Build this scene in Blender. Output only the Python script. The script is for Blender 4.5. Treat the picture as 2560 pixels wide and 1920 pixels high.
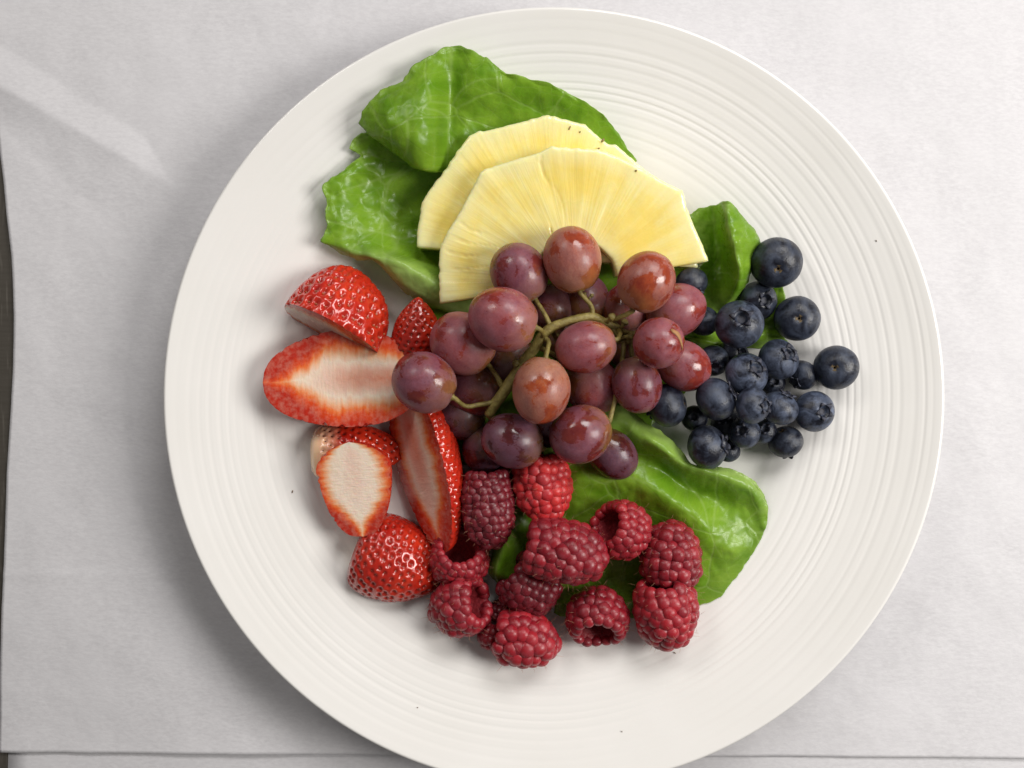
import bpy, math, random
import numpy as np
from mathutils import Vector, Matrix, noise

for o in list(bpy.data.objects):
    bpy.data.objects.remove(o)
scene = bpy.context.scene
COL = scene.collection
rnd = random.Random(7)

# ------------------------------------------------------------------ camera
F = 2217.0                      # focal length in photo pixels (2560 wide)
RIM_R, RIM_Z = 0.145, 0.0265
HC = RIM_Z + F * RIM_R / 976.0
CAM = Vector((-0.0156, 0.0049, HC))
cd = bpy.data.cameras.new('camera')
cd.sensor_width = 36.0
cd.lens = F / 2560.0 * 36.0
cd.clip_start = 0.01
cd.clip_end = 20.0
cam = bpy.data.objects.new('camera', cd)
COL.objects.link(cam)
cam.location = CAM
scene.camera = cam

# ------------------------------------------------------------------ room light
w = bpy.data.worlds.new('World'); scene.world = w; w.use_nodes = True
bg = w.node_tree.nodes['Background']
bg.inputs[0].default_value = (1.0, 0.965, 0.93, 1)
bg.inputs[1].default_value = 0.115

def area(name, pos, target, sx, sy, power, col):
    l = bpy.data.lights.new(name, 'AREA'); l.shape = 'RECTANGLE'
    l.size = sx; l.size_y = sy; l.energy = power; l.color = col
    o = bpy.data.objects.new(name, l); COL.objects.link(o)
    o.location = pos
    d = Vector(target) - Vector(pos)
    o.rotation_euler = d.to_track_quat('-Z', 'Y').to_euler()
    return o
area('kitchen_tube_light', (0.62, 0.02, 0.55), (0, 0, 0.02), 0.28, 0.36, 5.2, (1.0, 0.97, 0.925))
area('ceiling_panel_light', (0.34, 0.72, 0.76), (0, 0, 0.02), 0.55, 0.34, 6.1, (1.0, 0.98, 0.955))
area('far_ceiling_light', (-0.62, 0.78, 0.85), (0, 0, 0.02), 0.40, 0.30, 2.9, (1.0, 0.965, 0.92))

scene.view_settings.view_transform = 'Standard'
scene.view_settings.look = 'None'
scene.view_settings.exposure = 0.0
scene.view_settings.gamma = 1.0
scene.view_settings.use_curve_mapping = False
scene.render.resolution_x = 1024
scene.render.resolution_y = 768
scene.cycles.max_bounces = 8

# ------------------------------------------------------------------ helpers
def P(px, py, zcm):
    """photo pixel seen at a height (cm) -> place in the scene"""
    z = zcm * 0.01
    d = HC - z
    return Vector((CAM.x + (px - 1280.0) / F * d, CAM.y - (py - 960.0) / F * d, z))

def S(rpx, zcm):
    return rpx * (HC - zcm * 0.01) / F

def Z1(x, y): return (780 + x * .37974, 80 + y * .37974)      # study crops of the photo
def Z4(x, y): return (960 + x * .37974, 540 + y * .37974)
def Z5(x, y): return (1580 + x * .42194, 480 + y * .42194)
def Z6(x, y): return (1040 + x * .40687, 1120 + y * .40687)
def Z3(x, y): return (700 + x * .33149, 980 + y * .33149)
def ZD(x, y): return (x * 1.15732, y * 1.15732)

def obj(name, verts, faces, mat, parent=None, smooth=True, attrs=None, uv=None):
    me = bpy.data.meshes.new(name)
    me.from_pydata([tuple(v) for v in verts], [], [tuple(int(i) for i in f) for f in faces])
    if attrs:
        for k, arr in attrs.items():
            a = me.attributes.new(k, 'FLOAT', 'POINT')
            a.data.foreach_set('value', np.asarray(arr, dtype=np.float32))
    me.validate()
    if smooth:
        me.polygons.foreach_set('use_smooth', [True] * len(me.polygons))
    me.update()
    if mat: me.materials.append(mat)
    o = bpy.data.objects.new(name, me)
    COL.objects.link(o)
    if parent: o.parent = parent
    return o

def inst(name, me, parent=None):
    o = bpy.data.objects.new(name, me); COL.objects.link(o)
    if parent: o.parent = parent
    return o

def empty(name, loc):
    o = bpy.data.objects.new(name, None); COL.objects.link(o)
    o.empty_display_size = 0.005
    o.location = loc
    return o

def tag(o, label, cat, group=None):
    o['label'] = label; o['category'] = cat
    if group: o['group'] = group
    return o

def grid_faces(nu, nv, wrap_u=False, off=0, flip=False):
    """index = off + j*nu + i"""
    f = []
    for j in range(nv - 1):
        for i in range(nu if wrap_u else nu - 1):
            a = off + j * nu + i; b = off + j * nu + (i + 1) % nu
            c = b + nu; d = a + nu
            f.append((a, d, c, b) if flip else (a, b, c, d))
    return f

def frame(z, x):
    """rotation whose Z is z and whose X is near x"""
    z = Vector(z).normalized(); x = Vector(x)
    x = (x - z * x.dot(z))
    if x.length < 1e-5: x = z.orthogonal()
    x.normalize(); y = z.cross(x)
    return Matrix((x, y, z)).transposed()

def N3(x, y, z=0.0):
    return noise.noise(Vector((x, y, z)))

def fbm(x, y, z=0.0, o=3):
    return noise.fractal(Vector((x, y, z)), 1.0, 2.0, o)

def catmull(pts, n):
    """dense points through control points (numpy arrays)"""
    pts = np.asarray(pts, float)
    m = len(pts)
    out = []
    for k in range(n):
        t = k / (n - 1) * (m - 1)
        i = min(int(t), m - 2); u = t - i
        p1, p2 = pts[i], pts[i + 1]
        p0 = pts[i - 1] if i > 0 else 2 * p1 - p2
        p3 = pts[i + 2] if i + 2 < m else 2 * p2 - p1
        out.append(0.5 * (2 * p1 + (p2 - p0) * u + (2 * p0 - 5 * p1 + 4 * p2 - p3) * u * u
                          + (3 * p1 - p0 - 3 * p2 + p3) * u ** 3))
    return np.array(out)

def tube(path, radii, seg=8, bump=0.0, seed=0):
    path = [Vector(p) for p in path]
    v, f = [], []
    n = len(path)
    up = Vector((0.13, 0.2, 0.97))
    for i, p in enumerate(path):
        d = (path[min(i + 1, n - 1)] - path[max(i - 1, 0)]).normalized()
        m = frame(d, up)
        for k in range(seg):
            a = 2 * math.pi * k / seg
            r = radii[i] * (1 + bump * N3(i * 1.3 + seed, k * 2.1, seed))
            v.append(p + m @ Vector((math.cos(a) * r, math.sin(a) * r, 0)))
    f = grid_faces(seg, n, wrap_u=True)
    f.append(tuple(range(seg - 1, -1, -1)))
    f.append(tuple(range((n - 1) * seg, n * seg)))
    return v, f

def uvsphere(nu, nv):
    """poles on Z; unit radius"""
    v = [(0, 0, 1)]
    for j in range(1, nv):
        th = math.pi * j / nv
        for i in range(nu):
            a = 2 * math.pi * i / nu
            v.append((math.sin(th) * math.cos(a), math.sin(th) * math.sin(a), math.cos(th)))
    v.append((0, 0, -1))
    f = []
    for i in range(nu):
        f.append((0, 1 + i, 1 + (i + 1) % nu))
    for j in range(nv - 2):
        for i in range(nu):
            a = 1 + j * nu + i; b = 1 + j * nu + (i + 1) % nu
            f.append((a, a + nu, b + nu, b))
    last = len(v) - 1; o = 1 + (nv - 2) * nu
    for i in range(nu):
        f.append((last, o + (i + 1) % nu, o + i))
    return v, f

# ------------------------------------------------------------------ materials
class NT:
    def __init__(s, name):
        s.m = bpy.data.materials.new(name); s.m.use_nodes = True
        s.t = s.m.node_tree; s.b = s.t.nodes['Principled BSDF']
    def n(s, typ, **kw):
        x = s.t.nodes.new(typ)
        for k, v in kw.items(): setattr(x, k, v)
        return x
    def l(s, a, b): s.t.links.new(a, b)
    def set(s, **kw):
        for k, v in kw.items():
            s.b.inputs[k.replace('_', ' ')].default_value = v
    def coord(s, out='Object', scale=(1, 1, 1), loc=None):
        tc = s.n('ShaderNodeTexCoord'); mp = s.n('ShaderNodeMapping')
        s.l(tc.outputs[out], mp.inputs[0]); mp.inputs['Scale'].default_value = scale
        if loc is not None: s.l(loc, mp.inputs['Location'])
        return mp.outputs[0]
    def noise(s, vec, scale, detail=3, rough=0.55, dist=0.0):
        x = s.n('ShaderNodeTexNoise'); x.inputs['Scale'].default_value = scale
        x.inputs['Detail'].default_value = detail; x.inputs['Roughness'].default_value = rough
        x.inputs['Distortion'].default_value = dist
        if vec is not None: s.l(vec, x.inputs['Vector'])
        return x.outputs['Fac']
    def ramp(s, fac, stops, interp='LINEAR'):
        x = s.n('ShaderNodeValToRGB'); x.color_ramp.interpolation = interp
        e = x.color_ramp.elements
        while len(e) < len(stops): e.new(0.5)
        for i, (p, c) in enumerate(stops):
            e[i].position = p
            e[i].color = (c, c, c, 1) if isinstance(c, (int, float)) else (*c, 1)
        s.l(fac, x.inputs[0]); return x.outputs[0]
    def mix(s, fac, a, b, mode='MIX'):
        x = s.n('ShaderNodeMix', data_type='RGBA', blend_type=mode)
        if isinstance(fac, (int, float)): x.inputs[0].default_value = fac
        else: s.l(fac, x.inputs[0])
        for sock, v in ((x.inputs[6], a), (x.inputs[7], b)):
            if isinstance(v, tuple): sock.default_value = (*v, 1)
            else: s.l(v, sock)
        return x.outputs[2]
    def math(s, op, a, b=0.0, c=None):
        x = s.n('ShaderNodeMath', operation=op)
        for i, v in enumerate((a, b) if c is None else (a, b, c)):
            if isinstance(v, (int, float)): x.inputs[i].default_value = v
            else: s.l(v, x.inputs[i])
        return x.outputs[0]
    def rng(s, v, a, b, c=0.0, d=1.0):
        x = s.n('ShaderNodeMapRange'); x.inputs[1].default_value = a; x.inputs[2].default_value = b
        x.inputs[3].default_value = c; x.inputs[4].default_value = d
        s.l(v, x.inputs[0]); return x.outputs[0]
    def attr(s, name):
        x = s.n('ShaderNodeAttribute', attribute_name=name); return x.outputs['Fac']
    def bump(s, h, strength, dist):
        x = s.n('ShaderNodeBump'); x.inputs['Strength'].default_value = strength
        x.inputs['Distance'].default_value = dist
        s.l(h, x.inputs['Height']); s.l(x.outputs[0], s.b.inputs['Normal'])
    def col(s, c):
        if isinstance(c, tuple): s.b.inputs['Base Color'].default_value = (*c, 1)
        else: s.l(c, s.b.inputs['Base Color'])
    def rough(s, r): s.l(r, s.b.inputs['Roughness'])
    def sss(s, wt, rad, scale):
        s.b.inputs['Subsurface Weight'].default_value = wt
        s.b.inputs['Subsurface Radius'].default_value = rad
        s.b.inputs['Subsurface Scale'].default_value = scale

# steel table
M = NT('brushed_steel'); v = M.coord('Object')
sc = M.noise(M.coord('Object', (40, 900, 1)), 1.0, 2)
sc2 = M.noise(M.coord('Object', (700, 60, 1)), 1.0, 2)
M.col(M.mix(M.ramp(sc2, [(0.55, 0.0), (0.75, 1.0)]), (0.085, 0.075, 0.062), (0.15, 0.135, 0.115)))
M.set(Metallic=0.35); M.rough(M.rng(sc, 0.3, 0.7, 0.38, 0.6)); STEEL = M.m

# paper
M = NT('white_paper'); v = M.coord('Object')
fib = M.noise(M.coord('Object', (1, 2.2, 1)), 420, 5, 0.6)
blot = M.noise(v, 28, 4, 0.6)
c = M.mix(M.rng(blot, 0.3, 0.7), (0.595, 0.583, 0.602), (0.64, 0.628, 0.648))
c = M.mix(M.rng(fib, 0.35, 0.65), c, (0.675, 0.664, 0.682))
M.col(c); M.set(Roughness=0.62); M.b.inputs['Specular IOR Level'].default_value = 0.3
hb = M.math('ADD', M.math('MULTIPLY', fib, 0.35), M.math('MULTIPLY', M.noise(v, 70, 3), 1.0))
M.bump(hb, 0.35, 0.0006); PAPER = M.m

# porcelain
M = NT('glazed_porcelain'); v = M.coord('Object')
M.col(M.mix(M.rng(M.noise(v, 30, 3), 0.3, 0.7), (0.85, 0.832, 0.80), (0.875, 0.857, 0.83)))
M.rough(M.rng(M.noise(v, 60, 3), 0.3, 0.7, 0.08, 0.15))
M.b.inputs['Coat Weight'].default_value = 0.3
M.b.inputs['Coat Roughness'].default_value = 0.06
PORC = M.m

# lettuce
def leaf_mat(name, dark, light, vein):
    M = NT(name)
    uv = M.coord('UV')
    nz = M.n('ShaderNodeTexNoise'); nz.inputs['Scale'].default_value = 1.1; nz.inputs['Detail'].default_value = 3
    M.l(uv, nz.inputs['Vector'])
    mx = M.n('ShaderNodeMix', data_type='VECTOR'); mx.inputs[0].default_value = 0.22
    M.l(uv, mx.inputs[4]); M.l(nz.outputs['Color'], mx.inputs[5])
    def vor(scale):
        x = M.n('ShaderNodeTexVoronoi', feature='DISTANCE_TO_EDGE'); x.inputs['Scale'].default_value = scale
        M.l(mx.outputs[1], x.inputs['Vector']); return x.outputs['Distance']
    v1 = M.ramp(vor(0.50), [(0.0, 1.0), (0.010, 0.6), (0.022, 0.0)])
    v2 = M.ramp(vor(1.7), [(0.0, 1.0), (0.035, 0.0)])
    rib = M.attr('rib'); pale = M.attr('pale')
    big = M.noise(uv, 0.9, 3)
    c = M.mix(M.rng(big, 0.3, 0.7), dark, light)
    c = M.mix(M.rng(M.noise(uv, 9, 4, 0.6), 0.35, 0.75, 0, 0.35), c, dark)
    c = M.mix(pale, c, vein)
    c = M.mix(M.math('MULTIPLY', v2, 0.12), c, vein)
    c = M.mix(M.math('MULTIPLY', v1, 0.27), c, vein)
    c = M.mix(M.math('MULTIPLY', rib, 0.38), c, vein)
    M.col(c)
    M.rough(M.rng(M.noise(uv, 5, 3), 0.3, 0.7, 0.22, 0.38))
    h = M.math('ADD', M.math('MULTIPLY', v1, -0.30), M.math('MULTIPLY', v2, -0.10))
    h = M.math('ADD', h, M.math('MULTIPLY', M.noise(uv, 1.8, 2), 0.7))
    h = M.math('ADD', h, M.math('MULTIPLY', M.noise(uv, 22, 3), 0.10))
    M.bump(h, 0.26, 0.0012)
    tr = M.n('ShaderNodeBsdfTranslucent'); M.l(c, tr.inputs[0])
    ms = M.n('ShaderNodeMixShader'); ms.inputs[0].default_value = 0.42
    M.l(M.b.outputs[0], ms.inputs[1]); M.l(tr.outputs[0], ms.inputs[2])
    M.l(ms.outputs[0], M.t.nodes['Material Output'].inputs[0])
    return M.m
LEAF = leaf_mat('lettuce', (0.175, 0.385, 0.014), (0.37, 0.595, 0.05), (0.55, 0.71, 0.24))

# pineapple
M = NT('pineapple_flesh')
ang = M.attr('ang'); rr = M.attr('rr')
cb = M.n('ShaderNodeCombineXYZ'); M.l(M.math('MULTIPLY', ang, 18.0), cb.inputs[0]); M.l(M.math('MULTIPLY', rr, 2.0), cb.inputs[1])
fib = M.noise(cb.outputs[0], 1.0, 1, 0.5)
cb2 = M.n('ShaderNodeCombineXYZ'); M.l(M.math('MULTIPLY', ang, 60.0), cb2.inputs[0]); M.l(M.math('MULTIPLY', rr, 1.6), cb2.inputs[1])
fine = M.noise(cb2.outputs[0], 1.0, 1)
blob = M.noise(M.coord('Object'), 55, 3)
c = M.mix(M.rng(fib, 0.3, 0.7), (0.90, 0.76, 0.25), (0.94, 0.84, 0.38))
c = M.mix(M.rng(blob, 0.42, 0.68, 0, 0.8), c, (0.90, 0.69, 0.13))
c = M.mix(M.rng(fine, 0.55, 0.8, 0, 0.22), c, (0.95, 0.86, 0.48))
c = M.mix(M.rng(rr, 0.84, 1.0, 0, 0.8), c, (0.92, 0.87, 0.50))
c = M.mix(M.rng(rr, 0.46, 0.30, 0, 0.8), c, (0.92, 0.86, 0.48))
M.col(c); M.sss(0.5, (1.0, 0.75, 0.25), 0.005)
M.rough(M.rng(blob, 0.3, 0.7, 0.14, 0.36))
h = M.math('ADD', M.math('MULTIPLY', fib, 0.25), M.math('MULTIPLY', fine, 0.15))
h = M.math('ADD', h, M.math('MULTIPLY', M.noise(M.coord('Object'), 240, 2), 0.25))
M.bump(h, 0.5, 0.0011); M.b.inputs['Coat Weight'].default_value = 0.25; M.b.inputs['Coat Roughness'].default_value = 0.12; PINE = M.m
M = NT('pineapple_eye_brown'); M.col((0.26, 0.18, 0.05)); M.set(Roughness=0.5); EYE = M.m

# grape
M = NT('grape_skin')
oi = M.n('ShaderNodeObjectInfo')
rv = M.math('MULTIPLY', oi.outputs['Random'], 37.0)
cbr = M.n('ShaderNodeCombineXYZ'); M.l(rv, cbr.inputs[0]); M.l(M.math('MULTIPLY', rv, 1.7), cbr.inputs[1])
v = M.coord('Object', (1, 1, 1), cbr.outputs[0])
sep = M.n('ShaderNodeSeparateXYZ'); M.l(M.coord('Object'), sep.inputs[0])
patch = M.noise(v, 1.25, 5, 0.55, 0.4)
mott = M.noise(v, 3.0, 5, 0.65)
fine = M.noise(v, 16, 3, 0.6)
flesh = M.mix(M.rng(mott, 0.3, 0.7), (0.165, 0.020, 0.020), (0.31, 0.058, 0.034))
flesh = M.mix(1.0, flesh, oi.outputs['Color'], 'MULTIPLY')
gr = M.rng(M.math('ADD', sep.outputs[2], M.math('MULTIPLY', M.math('SUBTRACT', mott, 0.5), 0.9)), 0.15, 1.25, 0, 0.62)
flesh = M.mix(gr, flesh, (0.40, 0.25, 0.08))
bl = M.ramp(M.math('ADD', patch, M.math('MULTIPLY', M.math('SUBTRACT', fine, 0.5), 0.10)),
            [(0.42, 0.0), (0.475, 0.66), (0.62, 1.0)])
bl = M.math('MULTIPLY', bl, M.rng(mott, 0.25, 0.75, 0.75, 1.0))
bloomc = M.mix(M.rng(fine, 0.3, 0.7), (0.275, 0.118, 0.162), (0.39, 0.205, 0.26))
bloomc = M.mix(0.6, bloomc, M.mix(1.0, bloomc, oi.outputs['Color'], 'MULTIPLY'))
c = M.mix(M.math('MULTIPLY', bl, 0.58), flesh, bloomc)
vs = M.n('ShaderNodeTexVoronoi'); vs.inputs['Scale'].default_value = 5.5; M.l(v, vs.inputs['Vector'])
c = M.mix(M.ramp(vs.outputs['Distance'], [(0.05, 0.55), (0.085, 0.0)]), c, (0.05, 0.012, 0.015))
M.col(c); M.sss(0.75, (1.0, 0.36, 0.2), 0.006)
M.rough(M.rng(bl, 0.0, 1.0, 0.11, 0.52))
M.b.inputs['Coat Weight'].default_value = 0.12; M.b.inputs['Coat Roughness'].default_value = 0.10
M.bump(M.math('ADD', M.math('MULTIPLY', mott, 0.6), M.math('MULTIPLY', fine, 0.1)), 0.25, 0.0008); GRAPE = M.m

M = NT('grape_stem'); v = M.coord('Object')
c = M.mix(M.rng(M.noise(v, 380, 4), 0.35, 0.65), (0.17, 0.13, 0.03), (0.31, 0.25, 0.07))
c = M.mix(M.ramp(M.noise(v, 900, 3), [(0.55, 0.0), (0.7, 0.7)]), c, (0.15, 0.085, 0.03))
M.col(c); M.set(Roughness=0.5); M.bump(M.noise(v, 1400, 3), 0.7, 0.0004); STEM = M.m
M = NT('grape_scar'); M.col((0.40, 0.20, 0.08)); M.set(Roughness=0.7); SCAR = M.m

# blueberry
M = NT('blueberry_skin')
oi = M.n('ShaderNodeObjectInfo')
rv = M.math('MULTIPLY', oi.outputs['Random'], 29.0)
cbr = M.n('ShaderNodeCombineXYZ'); M.l(rv, cbr.inputs[0]); M.l(M.math('MULTIPLY', rv, 1.3), cbr.inputs[1])
v = M.coord('Object', (1, 1, 1), cbr.outputs[0])
patch = M.noise(v, 1.5, 5, 0.62, 0.7); fine = M.noise(v, 11, 4, 0.65)
bl = M.ramp(M.math('ADD', patch, M.math('MULTIPLY', M.math('SUBTRACT', fine, 0.5), 0.22)), [(0.38, 0.02), (0.55, 0.55), (0.70, 1.0)])
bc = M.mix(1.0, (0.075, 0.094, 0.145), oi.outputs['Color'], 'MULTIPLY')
c = M.mix(bl, (0.006, 0.0065, 0.013), bc)
M.col(c); M.rough(M.rng(bl, 0.0, 1.0, 0.28, 0.55))
M.bump(M.math('ADD', fine, M.math('MULTIPLY', patch, 2.0)), 0.25, 0.0006); BLUE = M.m
M = NT('blueberry_calyx'); v = M.coord('Object')
M.col(M.mix(M.rng(M.noise(v, 5, 3), 0.35, 0.65), (0.014, 0.013, 0.020), (0.06, 0.066, 0.10))); M.set(Roughness=0.6); CALYX = M.m
M = NT('blueberry_stem_scar'); v = M.coord('Object')
M.col(M.mix(M.rng(M.noise(v, 12, 3), 0.35, 0.65), (0.045, 0.028, 0.014), (0.19, 0.13, 0.05))); M.set(Roughness=0.7); BSCAR = M.m

# raspberry
M = NT('raspberry_drupelet')
oi = M.n('ShaderNodeObjectInfo')
rv = M.math('MULTIPLY', oi.outputs['Random'], 23.0)
cbr = M.n('ShaderNodeCombineXYZ'); M.l(rv, cbr.inputs[0])
v = M.coord('Object', (1, 1, 1), cbr.outputs[0])
c = M.mix(M.rng(oi.outputs['Random'], 0.0, 1.0), (0.28, 0.008, 0.018), (0.42, 0.018, 0.028))
c = M.mix(1.0, c, oi.outputs['Color'], 'MULTIPLY')
bl = M.ramp(M.noise(v, 1.5, 4), [(0.42, 0.0), (0.75, 0.30)])
c = M.mix(bl, c, (0.40, 0.11, 0.14))
M.col(c); M.sss(0.45, (1.0, 0.25, 0.2), 0.0028)
M.rough(M.rng(M.noise(v, 2.5, 3), 0.3, 0.7, 0.28, 0.5)); M.bump(M.noise(v, 4, 3), 0.15, 0.0006); RASP = M.m
M = NT('raspberry_cavity'); v = M.coord('Object')
M.col(M.mix(M.rng(M.noise(v, 500, 3), 0.3, 0.7), (0.17, 0.008, 0.014), (0.30, 0.022, 0.03))); M.set(Roughness=0.55)
M.bump(M.noise(v, 700, 2), 0.6, 0.0008); CAV = M.m
M = NT('raspberry_hair'); M.col((0.55, 0.28, 0.17)); M.set(Roughness=0.4); HAIR = M.m

# strawberry
M = NT('strawberry_skin'); v = M.coord('Object')
oi = M.n('ShaderNodeObjectInfo'); dim = M.attr('dim'); sh = M.attr('shoulder')
c = M.mix(M.rng(M.noise(v, 90, 4), 0.3, 0.7), (0.46, 0.016, 0.009), (0.64, 0.042, 0.014))
c = M.mix(1.0, c, oi.outputs['Color'], 'MULTIPLY')
c = M.mix(M.math('MULTIPLY', dim, 0.45), c, (0.22, 0.006, 0.006))
c = M.mix(M.ramp(sh, [(0.0, 0.0), (0.55, 0.75), (0.85, 1.0)]), c, (0.86, 0.58, 0.36))
M.col(c); M.sss(0.28, (1.0, 0.25, 0.12), 0.003)
M.set(Roughness=0.2); M.b.inputs['Coat Weight'].default_value = 0.5; M.b.inputs['Coat Roughness'].default_value = 0.08
M.bump(M.noise(v, 260, 3), 0.22, 0.0009); SSKIN = M.m
M = NT('strawberry_flesh'); v = M.coord('Object')
s_ = M.attr('s'); t_ = M.attr('t'); sd = M.attr('side')
cb = M.n('ShaderNodeCombineXYZ'); M.l(M.math('MULTIPLY', t_, 15.0), cb.inputs[0]); M.l(M.math('MULTIPLY', s_, 1.1), cb.inputs[1]); M.l(sd, cb.inputs[2])
st = M.noise(cb.outputs[0], 1.0, 3, 0.5)
cbf = M.n('ShaderNodeCombineXYZ'); M.l(M.math('MULTIPLY', t_, 60.0), cbf.inputs[0]); M.l(M.math('MULTIPLY', s_, 3.0), cbf.inputs[1]); M.l(sd, cbf.inputs[2])
st2 = M.noise(cbf.outputs[0], 1.0, 3, 0.5)
edge = M.math('ADD', s_, M.math('MULTIPLY', M.math('SUBTRACT', st, 0.5), 0.40))
edge = M.math('ADD', edge, M.math('MULTIPLY', M.math('SUBTRACT', st2, 0.5), 0.13))
edge = M.math('ADD', edge, M.rng(t_, 0.60, 0.93, 0.0, 0.72))
oi = M.n('ShaderNodeObjectInfo'); sepc = M.n('ShaderNodeSeparateColor'); M.l(oi.outputs['Color'], sepc.inputs[0])
edge = M.math('ADD', edge, M.math('SUBTRACT', sepc.outputs[1], 0.5))
c = M.ramp(edge, [(0.0, (0.93, 0.77, 0.64)), (0.36, (0.93, 0.75, 0.60)), (0.52, (0.90, 0.50, 0.29)), (0.64, (0.85, 0.21, 0.05)), (0.76, (0.72, 0.075, 0.014)), (1.0, (0.50, 0.024, 0.010))])
core = M.math('MULTIPLY', M.ramp(M.math('ADD', s_, M.math('MULTIPLY', M.math('SUBTRACT', st, 0.5), 0.25)), [(0.0, 1.0), (0.16, 0.75), (0.36, 0.0)]),
              M.ramp(t_, [(0.0, 0.2), (0.12, 1.0), (0.45, 0.8), (0.72, 0.0)]))
oi = M.n('ShaderNodeObjectInfo'); sepc = M.n('ShaderNodeSeparateColor'); M.l(oi.outputs['Color'], sepc.inputs[0])
core = M.math('MULTIPLY', core, sepc.outputs[0])
c = M.mix(M.math('MULTIPLY', core, 0.8), c, (0.70, 0.15, 0.05))
c = M.mix(M.rng(M.noise(v, 500, 3), 0.4, 0.8, 0, 0.25), c, (0.86, 0.66, 0.5))
M.col(c); M.sss(0.4, (1.0, 0.4, 0.25), 0.004)
M.rough(M.rng(M.noise(v, 130, 3), 0.3, 0.7, 0.08, 0.28))
h = M.math('ADD', M.math('MULTIPLY', st2, 0.35), M.math('MULTIPLY', M.noise(v, 300, 3, 0.6), 0.6))
M.bump(h, 0.6, 0.0010); M.b.inputs['Coat Weight'].default_value = 0.45; M.b.inputs['Coat Roughness'].default_value = 0.05; SFLESH = M.m
M = NT('strawberry_seed'); oi = M.n('ShaderNodeObjectInfo')
M.col(M.mix(1.0, (0.42, 0.13, 0.045), oi.outputs['Color'], 'MULTIPLY')); M.set(Roughness=0.3); SEED = M.m
M = NT('dark_crumb'); M.col((0.20, 0.13, 0.08)); M.set(Roughness=0.8); CRUMB = M.m

# ------------------------------------------------------------------ table and paper
tv = [(-0.6, -0.5, -0.004), (0.6, -0.5, -0.004), (0.6, 0.5, -0.004), (-0.6, 0.5, -0.004),
      (-0.6, -0.5, 0), (0.6, -0.5, 0), (0.6, 0.5, 0), (-0.6, 0.5, 0)]
t = obj('table_top', tv, [(3, 2, 1, 0), (4, 5, 6, 7), (0, 1, 5, 4), (1, 2, 6, 5), (2, 3, 7, 6), (3, 0, 4, 7)], STEEL, smooth=False)
t['kind'] = 'structure'

def pl(px, py): return P(px, py, 0.0)
def paper(name, left, bottom, right_x, top_y, hfun, n=150, m=130, thick=0.00012):
    """left: list (px,py) top->bottom, bottom: py as function of px"""
    ly = [q[1] for q in left]; lx = [q[0] for q in left]
    vs, nu, nv = [], n, m
    for j in range(nv):
        fj = j / (nv - 1)
        for i in range(nu):
            fi = i / (nu - 1)
            py = top_y + (bottom(lx[-1]) - top_y) * fj
            x0 = float(np.interp(py, ly, lx))
            px = x0 + (right_x - x0) * fi
            py = top_y + (bottom(px) - top_y) * fj
            q = pl(px, py); q.z = hfun(px, py)
            vs.append(q)
    f = grid_faces(nu, nv, flip=True)
    o = obj(name, vs, f, PAPER)
    md = o.modifiers.new('thickness', 'SOLIDIFY'); md.thickness = thick; md.offset = -1
    return o

def h_low(px, py):
    return 0.0005 + 0.00012 * fbm(px * .004, py * .004, 3.3)
paper('paper_sheet', [(90, -900), (90, 1740), (21, 1880), (21, 1960), (26, 2300)], lambda x: 2250.0, 3200, -900, h_low, 60, 60)
sh = bpy.data.objects['paper_sheet']
tag(sh, 'lower sheet of white paper, its edge showing below the upper sheet on the dark table', 'paper')

A_, B_ = np.array(ZD(-60, 150)), np.array(ZD(352, 388))          # raised crease, top left
def h_top(px, py):
    h = 0.0014 + 0.0009 * fbm(px * .0026, py * .0026, 1.7) + 0.00022 * fbm(px * .010, py * .010, 5)
    if (px - 1385) ** 2 + (py - 993) ** 2 < 640 ** 2: h = min(h, 0.0012)
    d = (B_ - A_) / np.linalg.norm(B_ - A_); nrm = np.array((d[1], -d[0]))
    q = np.array((px, py)) - A_
    s = q @ d; tt = q @ nrm                 # tt>0 : towards the upper right of the crease
    L = np.linalg.norm(B_ - A_)
    if s < L + 40:
        wdt = 88.0 * (0.75 + 0.25 * min(max((L - s) / L, 0), 1.0)) * min(1.0, max(0.02, (L + 40 - s) / 130.0))
        k = min(1.0, max(0.0, (L + 40 - s) / 160.0))
        if tt >= 0: hh = max(0.0, 1 - tt / wdt)
        else: hh = max(0.0, 1 + tt / (60.0 + 110.0 * min(1, max(0, s / L)))) ** 1.3
        h += 0.0024 * hh * k
    # faint fold lines across the sheet
    h += 0.00030 * math.exp(-abs(py - 1436) / 12.0) * max(0.0, 1 - px / 640.0)
    # curled lower edge
    eb = max(0.0, 1 - abs(1885 - py) / 120.0)
    h += 0.0012 * eb ** 2 * (0.5 + 0.5 * math.sin(px * 0.0026 - 0.9))
    # long soft buckles on the left
    h += 0.0004 * math.sin((px * 0.8 + py * 0.35) * 0.011) * max(0.0, 1 - px / 700.0) if px < 700 else 0.0
    return max(h, 0.0009)
o = paper('paper_sheet', [(-8, -900), (-6, 200), (0, 335), (16, 470), (34, 640), (40, 790), (36, 930), (20, 1180), (14, 1400), (6, 1640), (3, 1880), (3, 1900)],
          lambda x: 1877.0 + 16.0 * min(max(x, 0) / 2560.0, 1.2), 3200, -900, h_top, 430, 340)
tag(o, 'upper sheet of white paper with a raised crease, under the dinner plate', 'paper')

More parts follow.
